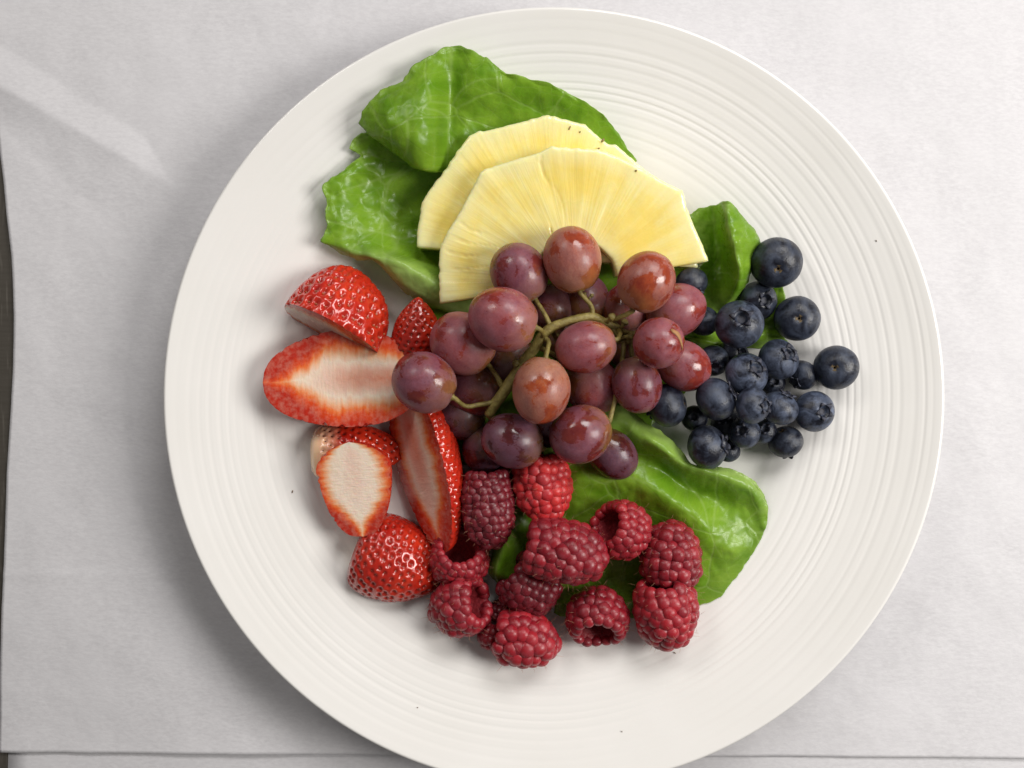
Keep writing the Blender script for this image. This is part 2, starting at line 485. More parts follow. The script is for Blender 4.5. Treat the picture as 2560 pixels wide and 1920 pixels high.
# ------------------------------------------------------------------ plate
prof = [(0.0, 0.60), (4.0, 0.60), (7.0, 0.60), (8.0, 0.64), (8.5, 0.76), (8.95, 0.99), (9.5, 1.22), (10.4, 1.45),
        (12.0, 1.85), (13.2, 2.22), (14.0, 2.50), (14.3, 2.61), (14.42, 2.65)]
PR = np.array(prof)
def plate_z(r):
    return float(np.interp(r * 100, PR[:, 0], PR[:, 1])) * 0.01
dense = catmull(PR, 700)
def smooth_z(rcm): return np.interp(rcm, dense[:, 0], dense[:, 1])
def build_plate():
    nt = 420
    rs = np.concatenate([np.linspace(0.05, 8.4, 26), np.linspace(8.45, 14.42, 250)])
    th = np.linspace(0, 2 * math.pi, nt, endpoint=False)
    vs = []
    for r in rs:
        z0 = smooth_z(r)
        # thrown ridges: rings slightly off centre, irregular pitch and depth
        rr = r + 0.30 * np.cos(th - 0.6) + 0.12 * np.cos(2 * th + 1.1) + 0.04 * np.cos(3 * th)
        ph = rr / 0.33 * 2 * math.pi + 1.5 * np.sin(rr * 2.1) + 0.8 * np.sin(rr * 5.2 + 1)
        amp = 0.0098 * (0.86 + 0.14 * np.cos(th - 0.5)) * (0.62 + 0.22 * np.sin(rr * 1.7 + 1.6 * np.cos(th)) + 0.25 * np.sin(rr * 4.3 + 1.8 * np.sin(th + 1)))
        fade = np.clip((r - 8.9) / 1.6, 0, 1) * np.clip((14.25 - r) / 0.4, 0, 1)
        zz = z0 + amp * fade * (np.sin(ph) * 0.75 + 0.25 * np.sin(2 * ph + 1.0))
        zz = zz + 0.02 * np.clip((r - 9) / 5.5, 0, 1) * np.cos(2 * th + .4)
        vs.append(np.stack([r * np.cos(th), r * np.sin(th), zz], 1))
    # rounded lip, underside, foot ring
    under = [(14.50, 2.63), (14.52, 2.57), (14.48, 2.50), (14.36, 2.44), (13.2, 2.02), (11.6, 1.55), (10.2, 1.05), (9.2, 0.62),
             (8.6, 0.36), (8.35, 0.14), (8.2, 0.115), (8.0, 0.115), (7.85, 0.14), (7.7, 0.24), (4.0, 0.25), (0.05, 0.25)]
    for r, z in under:
        wv = 0.02 * np.clip((r - 9) / 5.5, 0, 1) * np.cos(2 * th + .4)
        vs.append(np.stack([r * np.cos(th), r * np.sin(th), z + wv], 1))
    n = len(vs)
    V = np.concatenate(vs) * 0.01
    f = grid_faces(nt, n, wrap_u=True)
    f.append(tuple(range(nt - 1, -1, -1)))
    f.append(tuple(range((n - 1) * nt, n * nt)))
    V[:, 2] += 0.0
    f = [tuple(reversed(q)) for q in f]
    me_o = obj('dinner_plate', V, f, PORC)
    return me_o
plate = build_plate()
import bmesh
bm = bmesh.new(); bm.from_mesh(plate.data); bmesh.ops.recalc_face_normals(bm, faces=bm.faces); bm.to_mesh(plate.data); bm.free()
tag(plate, 'round white porcelain dinner plate with fine thrown rings on its wide rim', 'plate')

def clearance(pts):
    return min(p.z - plate_z(math.hypot(p.x, p.y)) for p in pts)

def settle(root, pts, sink=0.0004):
    """slide a thing along its line of sight until it just rests on the plate"""
    pos = Vector(root.location)
    d = (CAM - pos).normalized()
    tot = 0.0
    for _ in range(6):
        c = clearance([p + d * tot for p in pts]) + sink
        tot -= c / max(0.5, d.z)
    root.location = pos + d * tot
    return tot

# ------------------------------------------------------------------ lettuce
def leaf(name, rows, label, seed, nu=90, nv=80, rib=None, ripple=0.05, jag=0.03, pale_edges=(0, 0, 0, 0), clampz=True, ribw=0.012, palew=0.22):
    """rows of control points (px,py,zcm) -> draped blade"""
    R_ = np.array([[list(P(*c)) for c in row] for row in rows])      # (rows, cols, 3)
    tmp = np.array([catmull(R_[k], nu) for k in range(len(rows))])   # rows x nu
    G = np.array([catmull(tmp[:, i, :], nv) for i in range(nu)]).transpose(1, 0, 2)  # nv x nu x3
    vs, pale, ribs, uvs = [], [], [], []
    cen = G.reshape(-1, 3).mean(0)
    for j in range(nv):
        for i in range(nu):
            u, v = i / (nu - 1), j / (nv - 1)
            p = Vector(G[j, i])
            e = min(u, 1 - u, v, 1 - v)
            q = p * 100
            p.z += ripple * 0.01 * (fbm(q.x * .9, q.y * .9, seed, 3) * 0.9 + 0.35 * fbm(q.x * 2.6, q.y * 2.6, seed + 4, 2))
            if e < 0.06:
                k = (1 - e / 0.06)
                dirv = Vector((p.x - cen[0], p.y - cen[1], 0)).normalized()
                p += dirv * jag * 0.01 * k * (fbm(q.x * 1.8, q.y * 1.8, seed + 9, 4) * 1.6)
                p.z += 0.0014 * k * fbm(q.x * 1.5, q.y * 1.5, seed + 2, 3)
            if clampz:
                p.z = max(p.z, plate_z(math.hypot(p.x, p.y)) + 0.0006)
            vs.append(p)
            pe = 0.22 * max(0.0, 1 - e / 0.05)
            for amt, dd in zip(pale_edges, (u, 1 - u, v, 1 - v)):
                if amt: pe = max(pe, amt * min(1.0, max(0.0, 1.35 - 1.35 * dd / palew)))
            pale.append(pe)
            rb = 0.0
            if rib:
                for (u0, v0, u1, v1) in rib:
                    a = np.array((u0, v0)); b = np.array((u1, v1)); x = np.array((u, v))
                    k = np.clip((x - a) @ (b - a) / ((b - a) @ (b - a)), 0, 1)
                    dd = np.linalg.norm(x - (a + k * (b - a)))
                    rb = max(rb, max(0.0, 1 - dd / (ribw * (1.3 - k))))
            ribs.append(rb)
            uvs.append((q.x + 0.35 * q.z + seed * 3.1, q.y + 0.3 * q.z + seed))
    f = grid_faces(nu, nv, flip=True)
    base = Vector(vs[(nv // 2) * nu + nu // 2])
    o = obj(name, [Vector(x) - base for x in vs], f, LEAF, attrs={'pale': pale, 'rib': ribs})
    o.location = base
    me = o.data
    ul = me.uv_layers.new(name='UVMap')
    idx = np.zeros(len(me.loops), dtype=np.int32); me.loops.foreach_get('vertex_index', idx)
    ul.data.foreach_set('uv', np.array(uvs, dtype=np.float32)[idx].ravel())
    md = o.modifiers.new('thickness', 'SOLIDIFY'); md.thickness = 0.0003; md.offset = 0
    tag(o, label, 'lettuce leaf', 'lettuce leaves on the plate')
    return o

def rows_of(fn, rows):
    return [[(*fn(x, y), z) for (x, y, z) in r] for r in rows]

# upper leaf behind the pineapple, its left lobe bulging over
leaf('lettuce_leaf', rows_of(Z1, [
    [(300, 600, 2.75), (430, 410, 3.0), (590, 320, 3.05), (710, 200, 3.0), (915, 92, 2.95), (1130, 165, 3.0), (1300, 268, 2.9), (1600, 355, 2.8), (1850, 490, 2.55), (2000, 640, 2.3), (2130, 850, 2.0)],
    [(335, 640, 2.9), (480, 520, 3.45), (630, 430, 3.6), (760, 330, 3.45), (915, 240, 2.75), (1090, 270, 3.0), (1270, 360, 2.75), (1560, 430, 2.6), (1800, 570, 2.35), (1950, 700, 2.1), (2080, 880, 1.9)],
    [(370, 680, 2.85), (520, 640, 3.55), (670, 580, 3.8), (790, 500, 3.5), (905, 430, 2.45), (1050, 400, 2.75), (1230, 470, 2.4), (1500, 530, 2.2), (1740, 650, 2.05), (1900, 780, 1.9), (2020, 920, 1.8)],
    [(420, 710, 2.75), (560, 740, 3.35), (700, 730, 3.6), (810, 660, 3.3), (895, 620, 2.2), (1030, 560, 2.3), (1200, 600, 2.0), (1450, 650, 1.9), (1680, 740, 1.8), (1840, 860, 1.7), (1960, 960, 1.7)],
    [(440, 722, 2.55), (560, 805, 2.9), (690, 880, 3.05), (790, 880, 2.9), (890, 830, 2.0), (1000, 760, 1.9), (1180, 760, 1.8), (1420, 800, 1.7), (1620, 850, 1.6), (1780, 940, 1.6), (1900, 1010, 1.6)],
    [(445, 728, 2.35), (565, 815, 2.6), (700, 905, 2.65), (800, 925, 2.4), (870, 930, 1.7), (980, 950, 1.6), (1160, 940, 1.6), (1380, 940, 1.5), (1560, 980, 1.5), (1700, 1040, 1.5), (1840, 1080, 1.5)]]),
    'large bright green lettuce leaf with a bulging lobe, behind the pineapple slices', 1.3, nu=170, nv=110, ripple=0.10, jag=0.06,
    rib=[(0.40, 0.0, 0.40, 1.0), (0.40, 0.55, 0.18, 0.25), (0.40, 0.5, 0.62, 0.05), (0.18, 0.3, 0.12, 0.9)], ribw=0.010)
# lower leaf with a rolled pale edge above the strawberries
leaf('lettuce_leaf', rows_of(Z1, [
    [(240, 760, 2.3), (290, 690, 2.3), (420, 660, 2.2), (600, 700, 2.0), (800, 800, 1.7), (950, 900, 1.4), (1050, 1000, 1.3)],
    [(315, 835, 2.15), (370, 820, 2.0), (470, 830, 1.8), (620, 870, 1.5), (800, 920, 1.3), (950, 1000, 1.2), (1060, 1080, 1.2)],
    [(110, 970, 2.45), (230, 960, 2.3), (370, 980, 1.7), (530, 980, 1.5), (700, 1030, 1.2), (900, 1100, 1.1), (1060, 1180, 1.1)],
    [(78, 1110, 2.5), (200, 1110, 2.35), (330, 1120, 1.75), (510, 1130, 1.5), (680, 1180, 1.1), (880, 1230, 1.0), (1050, 1300, 1.0)],
    [(92, 1270, 2.45), (220, 1260, 2.2), (350, 1260, 1.9), (520, 1280, 1.3), (700, 1320, 1.0), (880, 1360, 1.0), (1050, 1420, 1.0)],
    [(52, 1368, 2.35), (200, 1380, 2.3), (370, 1380, 2.1), (530, 1430, 1.8), (700, 1480, 1.6), (880, 1540, 1.5), (1050, 1560, 1.3)],
    [(120, 1405, 2.2), (240, 1440, 2.3), (390, 1470, 2.5), (560, 1510, 2.6), (720, 1580, 2.5), (900, 1680, 2.2), (1060, 1700, 1.8)],
    [(160, 1430, 2.0), (270, 1475, 2.15), (410, 1500, 2.35), (560, 1620, 2.4), (700, 1710, 2.2), (860, 1790, 1.9), (1040, 1840, 1.6)],
    [(190, 1455, 1.8), (280, 1495, 1.9), (400, 1505, 2.0), (530, 1640, 1.9), (660, 1740, 1.7), (830, 1830, 1.5), (1030, 1880, 1.3)]]),
    'crumpled green lettuce leaf with a rolled pale edge, above the seedy strawberry half', 2.6, nu=110, nv=130, ripple=0.13, jag=0.07,
    rib=[(0.5, 0.15, 0.42, 0.7), (0.42, 0.7, 0.75, 0.9), (0.5, 0.2, 0.1, 0.35)], pale_edges=(0, 0, 0, 1.0), ribw=0.014, palew=0.36)
# folded leaf beside the blueberries
leaf('lettuce_leaf', rows_of(Z5, [
    [(330, 140, 2.0), (420, 92, 2.0), (495, 78, 2.2), (545, 52, 3.3), (600, 70, 3.2), (660, 150, 2.8)],
    [(380, 230, 1.8), (460, 225, 1.6), (522, 215, 1.8), (562, 190, 3.5), (650, 200, 3.3), (765, 290, 2.4)],
    [(440, 390, 1.7), (500, 380, 1.3), (552, 380, 1.6), (602, 350, 3.3), (670, 360, 3.0), (738, 365, 2.2)],
    [(380, 480, 1.6), (460, 480, 1.2), (565, 500, 1.5), (622, 480, 2.9), (665, 490, 2.8), (706, 490, 2.1)],
    [(390, 620, 1.3), (440, 590, 1.2), (510, 580, 1.5), (580, 600, 2.2), (625, 590, 2.4), (665, 570, 1.9)],
    [(430, 740, 1.1), (470, 735, 1.2), (510, 725, 1.3), (550, 700, 1.5), (595, 655, 1.7), (625, 628, 1.5)]]),
    'small upright folded green lettuce leaf between the pineapple and the blueberries', 4.1, nu=110, nv=100, ripple=0.17, jag=0.07,
    rib=[(0.62, 0.0, 0.66, 0.9), (0.3, 0.1, 0.15, 0.7)], pale_edges=(0.25, 0.1, 0, 0.3), ribw=0.03)
# flat leaf under the blueberries
leaf('lettuce_leaf', rows_of(Z5, [
    [(180, 700, 1.2), (420, 640, 1.1), (620, 600, 1.1), (780, 560, 1.3), (895, 545, 1.6)],
    [(200, 790, 1.0), (420, 740, 0.9), (620, 700, 0.9), (780, 660, 1.0), (905, 640, 1.3)],
    [(250, 850, 1.3), (420, 840, 1.2), (600, 820, 1.0), (760, 780, 1.1), (890, 740, 1.1)],
    [(310, 860, 1.6), (430, 880, 1.5), (560, 900, 1.3), (740, 850, 1.5), (900, 850, 1.3)],
    [(330, 895, 1.2), (430, 930, 1.1), (560, 925, 1.0), (720, 930, 1.0), (915, 890, 0.9)]]),
    'flat green lettuce leaf lying almost hidden under the blueberries', 5.7, nu=70, nv=50, ripple=0.12, jag=0.06, pale_edges=(0, 0, 0, 0.4))
# broad leaf under raspberries
leaf('lettuce_leaf', rows_of(Z6, [
    [(760, -60, 1.4), (1000, -110, 1.7), (1240, -260, 1.9), (1420, -150, 2.1), (1560, -60, 2.2), (1680, 75, 2.0), (1790, 118, 1.9), (1910, 120, 1.9), (2050, 185, 1.8), (2145, 285, 1.6)],
    [(780, 50, 1.5), (1000, -20, 1.9), (1230, -130, 2.1), (1400, -60, 2.5), (1530, 20, 2.7), (1650, 112, 2.4), (1790, 150, 2.3), (1920, 195, 2.15), (2060, 270, 1.9), (2168, 400, 1.55)],
    [(810, 150, 1.4), (1000, 100, 1.5), (1220, 40, 1.6), (1380, 60, 1.7), (1500, 120, 1.6), (1640, 230, 1.3), (1790, 290, 1.3), (1910, 345, 1.3), (2030, 400, 1.35), (2132, 530, 1.3)],
    [(830, 250, 1.5), (1000, 210, 1.8), (1200, 190, 1.8), (1350, 220, 1.9), (1480, 270, 2.0), (1600, 340, 2.0), (1730, 430, 2.0), (1830, 520, 1.9), (1950, 600, 1.6), (2065, 635, 1.25)],
    [(850, 420, 1.1), (980, 420, 1.3), (1180, 420, 1.0), (1320, 420, 1.0), (1450, 470, 1.1), (1590, 550, 1.2), (1700, 640, 1.5), (1800, 690, 1.5), (1900, 720, 1.4), (2000, 722, 1.1)],
    [(860, 700, .9), (960, 720, .9), (1120, 740, .85), (1250, 740, .85), (1370, 760, .85), (1500, 800, .9), (1620, 850, 1.05), (1720, 885, 1.15), (1800, 885, 1.1), (1880, 868, .95)],
    [(850, 1010, .85), (930, 1035, .85), (1050, 1020, .8), (1180, 1030, .8), (1300, 1030, .8), (1450, 1030, .8), (1600, 975, .85), (1700, 955, .85), (1770, 935, .85), (1830, 905, .85)]]),
    'broad green lettuce leaf with a curled yellow green edge, spread under the raspberries', 7.9, nu=150, nv=120, ripple=0.09, jag=0.05,
    rib=[(0.15, 0.45, 0.70, 0.52), (0.55, 0.28, 0.85, 0.62), (0.78, 0.42, 0.92, 0.4)], pale_edges=(0, 0.12, 0.55, 0), ribw=0.011)
# narrow leaf whose pale rib shows between the raspberries
leaf('lettuce_leaf', rows_of(Z6, [
    [(-60, -180, 1.2), (80, -200, 1.2), (300, -200, 1.1), (600, -200, 1.2), (900, -200, 1.2)],
    [(180, -40, 1.1), (280, -20, 1.1), (420, 0, 1.0), (650, 50, 1.1), (900, 80, 1.1)],
    [(420, 250, 1.3), (480, 280, 1.3), (560, 300, 0.95), (700, 300, 0.95), (880, 300, 1.0)],
    [(490, 520, 1.6), (545, 530, 2.0), (600, 560, 1.6), (690, 580, 0.95), (860, 580, 0.9)],
    [(450, 735, 1.5), (505, 745, 1.95), (560, 770, 1.5), (660, 800, 0.9), (820, 800, 0.85)],
    [(470, 800, 1.2), (500, 830, 1.3), (540, 840, 1.1), (640, 920, 0.85), (790, 960, 0.85)]]),
    'dark green lettuce leaf mostly hidden under grapes, its pale rib showing between raspberries', 9.2, nu=70, nv=90, ripple=0.08, jag=0.03,
    rib=[(0.2, 0.3, 0.2, 1.0)], pale_edges=(0.3, 0, 0, 0), ribw=0.06)

leaf('lettuce_leaf', rows_of(ZD, [
    [(960, 600, 1.2), (1100, 560, 1.0), (1250, 540, 1.0), (1400, 560, 1.0), (1520, 590, 1.0)],
    [(900, 700, 1.0), (1080, 690, 0.8), (1250, 680, 0.8), (1400, 690, 0.8), (1540, 700, 0.9)],
    [(880, 800, 0.9), (1060, 810, 0.8), (1240, 810, 0.8), (1400, 810, 0.8), (1500, 820, 0.9)],
    [(900, 900, 0.9), (1050, 920, 0.8), (1220, 920, 0.8), (1360, 900, 0.9), (1430, 900, 1.0)],
    [(960, 1000, 0.9), (1060, 1010, 0.8), (1180, 1010, 0.8), (1290, 990, 0.9), (1360, 960, 1.0)]]),
    'flat green lettuce leaf lying beneath the grape bunch, showing only in gaps between grapes', 11.4, nu=70, nv=60, ripple=0.10, jag=0.05)

# ------------------------------------------------------------------ pineapple
def pineapple(name, outline, cx, cy, notch, zfun, thick, label, slit=None, seed=0):
    """outline: px points from the left end of the chord over the top to the right end"""
    pts = np.array(outline, float)
    na, nr = 220, 60
    seg = np.concatenate([[0], np.cumsum(np.linalg.norm(np.diff(pts, axis=0), axis=1))])
    tt = np.linspace(0, seg[-1], na)
    ox = np.interp(tt, seg, pts[:, 0]); oy = np.interp(tt, seg, pts[:, 1])
    A = np.zeros((nr, na)); Rr = np.zeros((nr, na))
    top = np.zeros((nr, na, 3))
    for i in range(na):
        dx, dy = ox[i] - cx, oy[i] - cy
        L = math.hypot(dx, dy); a = math.atan2(-dy, dx)
        jit = 1 + 0.006 * fbm(i * 0.33, seed, 1.0, 3)
        for j in range(nr):
            f = j / (nr - 1)
            r0 = notch * (1 + 0.05 * N3(a * 3, seed, 2)) / L
            s = r0 + (jit - r0) * f
            px, py = cx + dx * s, cy + dy * s
            z = zfun(px, py)
            z += 0.009 * fbm(a * 26, s * 2.5, seed, 3) * min(1.0, 2.2 * abs(fbm(a * 2.0, s * 1.5, seed + 7, 2)) + .15) + 0.06 * fbm(a * 3, s * 2.4, seed + 3, 2)
            if slit:
                for (sa, s0, s1, dep, wd) in slit:
                    if s0 < s < s1:
                        k = min(1, (s - s0) / 0.06, (s1 - s) / 0.06)
                        z -= dep * k * math.exp(-((a - sa - 0.05 * math.sin(s * 9)) / wd) ** 2)
            if f > 0.955: z -= 0.05 * ((f - 0.955) / 0.045) ** 2      # softened cut edge
            if f < 0.03: z -= 0.04 * (1 - f / 0.03) ** 2
            e = min(i, na - 1 - i)
            if e < 3: z -= 0.03 * (1 - e / 3.0)
            top[j, i] = P(px, py, z)
            A[j, i] = a + seed; Rr[j, i] = s
    bot = top.copy(); bot[:, :, 2] -= thick
    ctr = top.reshape(-1, 3).mean(0)
    bot[:, :, 0] += (ctr[0] - bot[:, :, 0]) * 0.012; bot[:, :, 1] += (ctr[1] - bot[:, :, 1]) * 0.012
    # rest on whatever the plate allows
    V = np.concatenate([top.reshape(-1, 3), bot.reshape(-1, 3)])
    for q in V[na * nr:]:
        q[2] = max(q[2], plate_z(math.hypot(q[0], q[1])) + 0.0012)
    f = grid_faces(na, nr, flip=True)
    f += grid_faces(na, nr, off=na * nr)
    o1 = na * nr
    for i in range(na - 1):
        f.append((i, i + 1, o1 + i + 1, o1 + i))
        k = (nr - 1) * na
        f.append((k + i + 1, k + i, o1 + k + i, o1 + k + i + 1))
    for j in range(nr - 1):
        f.append(((j + 1) * na, j * na, o1 + j * na, o1 + (j + 1) * na))
        k = na - 1
        f.append((j * na + k, (j + 1) * na + k, o1 + (j + 1) * na + k, o1 + j * na + k))
    base = Vector(ctr); base.z -= thick / 2
    o = obj(name, [Vector(q) - base for q in V], f, PINE, attrs={'ang': np.tile(A.ravel(), 2), 'rr': np.tile(Rr.ravel(), 2)})
    o.location = base
    bm = bmesh.new(); bm.from_mesh(o.data); bmesh.ops.recalc_face_normals(bm, faces=bm.faces); bm.to_mesh(o.data); bm.free()
    tag(o, label, 'pineapple', 'pineapple half slices')
    return o

def zb(px, py): return 2.55 + 0.0010 * (450 - py)
back = pineapple('pineapple_slice',
    [(1042, 617), (1043, 580), (1048, 551), (1054, 509), (1069, 483), (1086, 458), (1107, 433), (1145, 376), (1175, 338), (1200, 327), (1209, 329), (1308, 304), (1369, 287), (1463, 312), (1501, 346), (1522, 362), (1539, 361), (1604, 418), (1690, 480), (1730, 580), (1745, 668)],
    1388, 648, 112, zb, 0.0095, 'pale yellow pineapple half slice with brown eye flecks, partly under the other slice', seed=2.0)
def zf(px, py): return 3.35 + 0.0022 * (420 - py)
front = pineapple('pineapple_slice',
    [(1099, 758), (1098, 700), (1098, 645), (1101, 618), (1118, 580), (1145, 539), (1172, 488), (1200, 433), (1212, 423), (1280, 402), (1353, 380), (1376, 366), (1440, 371), (1498, 374), (1550, 394), (1604, 422), (1660, 455), (1707, 477), (1717, 520), (1736, 567), (1756, 612), (1771, 652)],
    1436, 706, 108, zf, 0.0095, 'bright yellow pineapple half slice on top, grapes resting on it',
    slit=[(1.80, 0.74, 0.995, 0.07, 0.007), (1.77, 0.36, 0.74, 0.02, 0.008), (2.02, 0.33, 0.46, 0.10, 0.014), (2.62, 0.75, 0.99, 0.05, 0.006), (2.86, 0.7, 0.99, 0.05, 0.006), (2.98, 0.5, 0.95, 0.03, 0.005), (2.74, 0.55, 0.97, 0.03, 0.005)], seed=5.0)

def fleck(parent, px, py, zc, ln, wd, ang):
    v, f = uvsphere(8, 6)
    p = P(px, py, zc)
    m = Matrix.Rotation(ang, 3, 'Z')
    o = obj('eye_fleck', [m @ Vector((x * ln * (1 + .3 * N3(x * 2, y * 2, px)), y * wd, z * 0.0004)) for x, y, z in v], f, EYE, parent)
    o.location = p - parent.location
for (px, py, ln, wd, a) in [(1424, 320, .0009, .0003, 1.1), (1450, 330, .0004, .0003, .5), (1507, 351, .0010, .0005, 1.0), (1497, 371, .0005, .0003, .2)]:
    fleck(back, px, py, zb(px, py) + 0.02, ln, wd, a)
fleck(front, 1391, 561, zf(1391, 561) - 0.07, .0022, .00035, -0.72)
for (px, py) in [(1590, 427)]:
    fleck(front, px, py, zf(px, py), .0005, .0004, 0.4)

# ------------------------------------------------------------------ strawberries
PROF_S = catmull(np.array([(0, .46), (.05, .74), (.16, .93), (.32, 1.0), (.5, .92), (.68, .72), (.82, .48), (.92, .27), (.975, .12), (1.0, 0.0)]), 200)
def sprof(t): return np.interp(t, PROF_S[:, 0], PROF_S[:, 1])

def strawberry(label, base, tip, Rpx, m, half=math.pi / 2, flat=1.0, tint=(1, 1, 1), core=1.0, shoulder=0.0, seedtint=(1, 1, 1), rest=True, seed=0, blunt=0.0, sp=0.17, round_base=0.0, egg=False, band=0.0, seed0=0.05):
    B, T = P(*base), P(*tip)
    L = (T - B).length
    Rw = Rpx * (HC - (base[2] + tip[2]) * 0.005) / F
    rot = frame(T - B, m)
    nt, nphi = 110, max(40, int(150 * half / math.pi))
    ts = np.concatenate([np.linspace(0, 0.1, 14)[:-1], np.linspace(0.1, 1, nt - 13)])
    ph = np.linspace(-half, half, nphi)
    r0 = sprof(ts)
    if blunt: r0 = np.where(ts < 0.995, r0 ** (1 - blunt), r0)
    if egg: r0 = np.clip(1 - (2 * ts - 1) ** 2, 0, 1) ** 0.46 * (1.04 - 0.10 * ts)
    if round_base: r0 = r0 * np.where(ts < round_base, np.sqrt(np.clip(1 - (1 - ts / round_base) ** 2, 0.004, 1)), 1)
    tg, pg = np.meshgrid(ts, ph, indexing='ij')
    rg = np.repeat(r0[:, None], nphi, 1) * Rw
    lump = np.array([[1 + 0.07 * N3(math.cos(b) * 1.2 + seed, math.sin(b) * 1.2, a * 2.2) for b in ph] for a in ts])
    rg = rg * lump
    X = rg * np.cos(pg); Y = rg * np.sin(pg) * flat; Zz = tg * L
    pts = np.stack([X, Y, Zz], -1)
    # seeds on a spiral lattice with dimples
    rs = random.Random(int(seed * 100) + 3)
    sd = []
    step = sp * Rw
    t = seed0; k = 0
    while t < 0.985:
        rad = float(np.interp(t, ts, r0)) * Rw
        n = max(3, int(2 * math.pi * rad / (step * 1.25)))
        for q in range(n):
            a = 2 * math.pi * (q + 0.382 * k) / n + rs.uniform(-.22, .22) * 2.5 / n + 0.3
            a = (a + math.pi) % (2 * math.pi) - math.pi
            if abs(a) < half + 0.25:
                tq = t + rs.uniform(-.25, .25) * step / L
                sd.append((tq, a))
        slope = math.hypot(1.0, (np.interp(t + .01, ts, r0) - np.interp(t - .01, ts, r0)) * Rw / (0.02 * L))
        t += step * 1.0 / (L * slope); k += 1
    sp3 = []
    for (tq, a) in sd:
        rad = float(np.interp(tq, ts, r0)) * Rw * (1 + 0.07 * N3(math.cos(a) * 1.2 + seed, math.sin(a) * 1.2, tq * 2.2))
        sp3.append((rad * math.cos(a), rad * math.sin(a) * flat, tq * L))
    sp3 = np.array(sp3)
    flatp = pts.reshape(-1, 3)
    dmin = np.full(len(flatp), 1e9)
    for q in sp3:
        dmin = np.minimum(dmin, ((flatp - q) ** 2).sum(1))
    dw = step * 0.31
    dimv = np.exp(-dmin / dw ** 2)
    rim = np.exp(-((np.sqrt(dmin) - step * 0.5) / (step * 0.2)) ** 2)
    # inward direction ~ radial
    nrm = np.stack([np.cos(pg), np.sin(pg), 0.35 * np.ones_like(pg) * (tg - 0.35) * 2], -1).reshape(-1, 3)
    nrm /= np.linalg.norm(nrm, axis=1)[:, None]
    depth = 0.06 * Rw
    tipfade = np.clip((1 - tg.reshape(-1)) / 0.05, 0, 1)
    disp = flatp + nrm * ((-dimv * depth + rim * depth * 0.18) * tipfade)[:, None]
    V = disp.reshape(len(ts), nphi, 3)
    root = empty('strawberry_piece', B)
    def tow(a): return [rot @ Vector(q) for q in a.reshape(-1, 3)]
    nT = len(ts)
    shv = np.clip(1 - tg / max(shoulder, 1e-6), 0, 1).reshape(-1) if shoulder > 0 else np.zeros(nT * nphi)
    skin = obj('skin', tow(V), grid_faces(nphi, nT), SSKIN, root, attrs={'dim': dimv, 'shoulder': shv})
    skin.color = (*tint, 1)
    # cut faces (both sides of the wedge) + hulled end
    ns = 26
    fv, ff, fs, ft, fd = [], [], [], [], []
    for side, col in ((0, 0), (1, nphi - 1)):
        off = len(fv)
        for i in range(nT):
            e = V[i, col]; ax = np.array((0, 0, e[2]))
            for j in range(ns):
                s = j / (ns - 1)
                q = ax + (e - ax) * s
                fv.append(q); fs.append(s); ft.append(ts[i]); fd.append(side * 5.3 + seed)
        ff += grid_faces(ns, nT, off=off, flip=(side == 1))
    off = len(fv)
    for i in range(8):                               # hulled end cap
        s = i / 7
        for j in range(nphi):
            q = V[0, j] * s; q = np.array((q[0], q[1], 0.0)) + np.array((0, 0, V[0, j][2])) * s
            q[2] += 0.05 * Rw * (1 - s)
            fv.append(q); fs.append(0.3 * s); ft.append(0.02); fd.append(seed)
    ff += grid_faces(nphi, 8, off=off, flip=False)
    flesh = obj('cut_flesh', tow(np.array(fv)), ff, SFLESH, root, attrs={'s': fs, 't': ft, 'side': fd})
    flesh.color = (core, 0.5 + band, 1, 1)
    # achenes joined into one part
    sv, sf = [], []
    ev, ef = uvsphere(6, 4)
    for (tq, a), q in zip(sd, sp3):
        if abs(a) > half - 0.02 or tq > 0.97: continue
        n = Vector((math.cos(a), math.sin(a), 0.25 * (tq - .3))).normalized()
        c = Vector(q) - n * depth * 0.80
        mm = frame(n, (0, 0, 1))
        o = len(sv)
        ss = step * rs.uniform(.10, .145)
        for x, y, z in ev:
            sv.append(rot @ (c + mm @ Vector((x * ss * 1.25, y * ss * 0.75, z * ss * .62))))
        sf += [tuple(o + i for i in g) for g in ef]
    seeds = obj('seeds', sv, sf, SEED, skin); seeds['kind'] = 'stuff'
    seeds.color = (*seedtint, 1)
    if rest:
        settle(root, [B + q for q in tow(V[::4, ::4])] , 0.0008)
    tag(root, label, 'strawberry', 'cut strawberry pieces')
    return root

strawberry('large red strawberry half lying skin up beside the rolled lettuce edge', (712, 772, 2.25), (946, 890, 2.25), 176, (0.46, 0.84, -0.27), flat=0.62, egg=True,
           tint=(1.05, 1.0, 1.0), core=0.3, shoulder=0.0, seed=1, blunt=0.62, rest=False, sp=0.14)
strawberry('flat strawberry half with its cut face up and a reddish core, notched red edge', (1062, 940, 2.4), (660, 956, 2.35), 120, (0.0, -0.10, -1), flat=1.0, egg=True,
           tint=(.9, .9, .9), core=1.0, seed=2.4, rest=True, blunt=0.42, sp=0.16)
strawberry('small dark red strawberry tip standing between the big half and the grapes', (1040, 905, 1.5), (1046, 742, 2.6), 66, (-0.15, 0.1, 1), half=math.pi * 0.62,
           tint=(.78, .7, .7), seed=3.1, rest=False, seedtint=(.5, .3, .3), sp=0.24)
strawberry('long strawberry wedge with a pale red striped cut face, leaning against a dark raspberry', (1012, 1022, 2.9), (1110, 1392, 2.9), 108, (0.74, 0.18, -0.65), flat=1.0,
           tint=(1.0, .9, .9), core=0.9, seed=4.2, rest=True, blunt=0.38, sp=0.15, seedtint=(1.2, 1.0, .8))
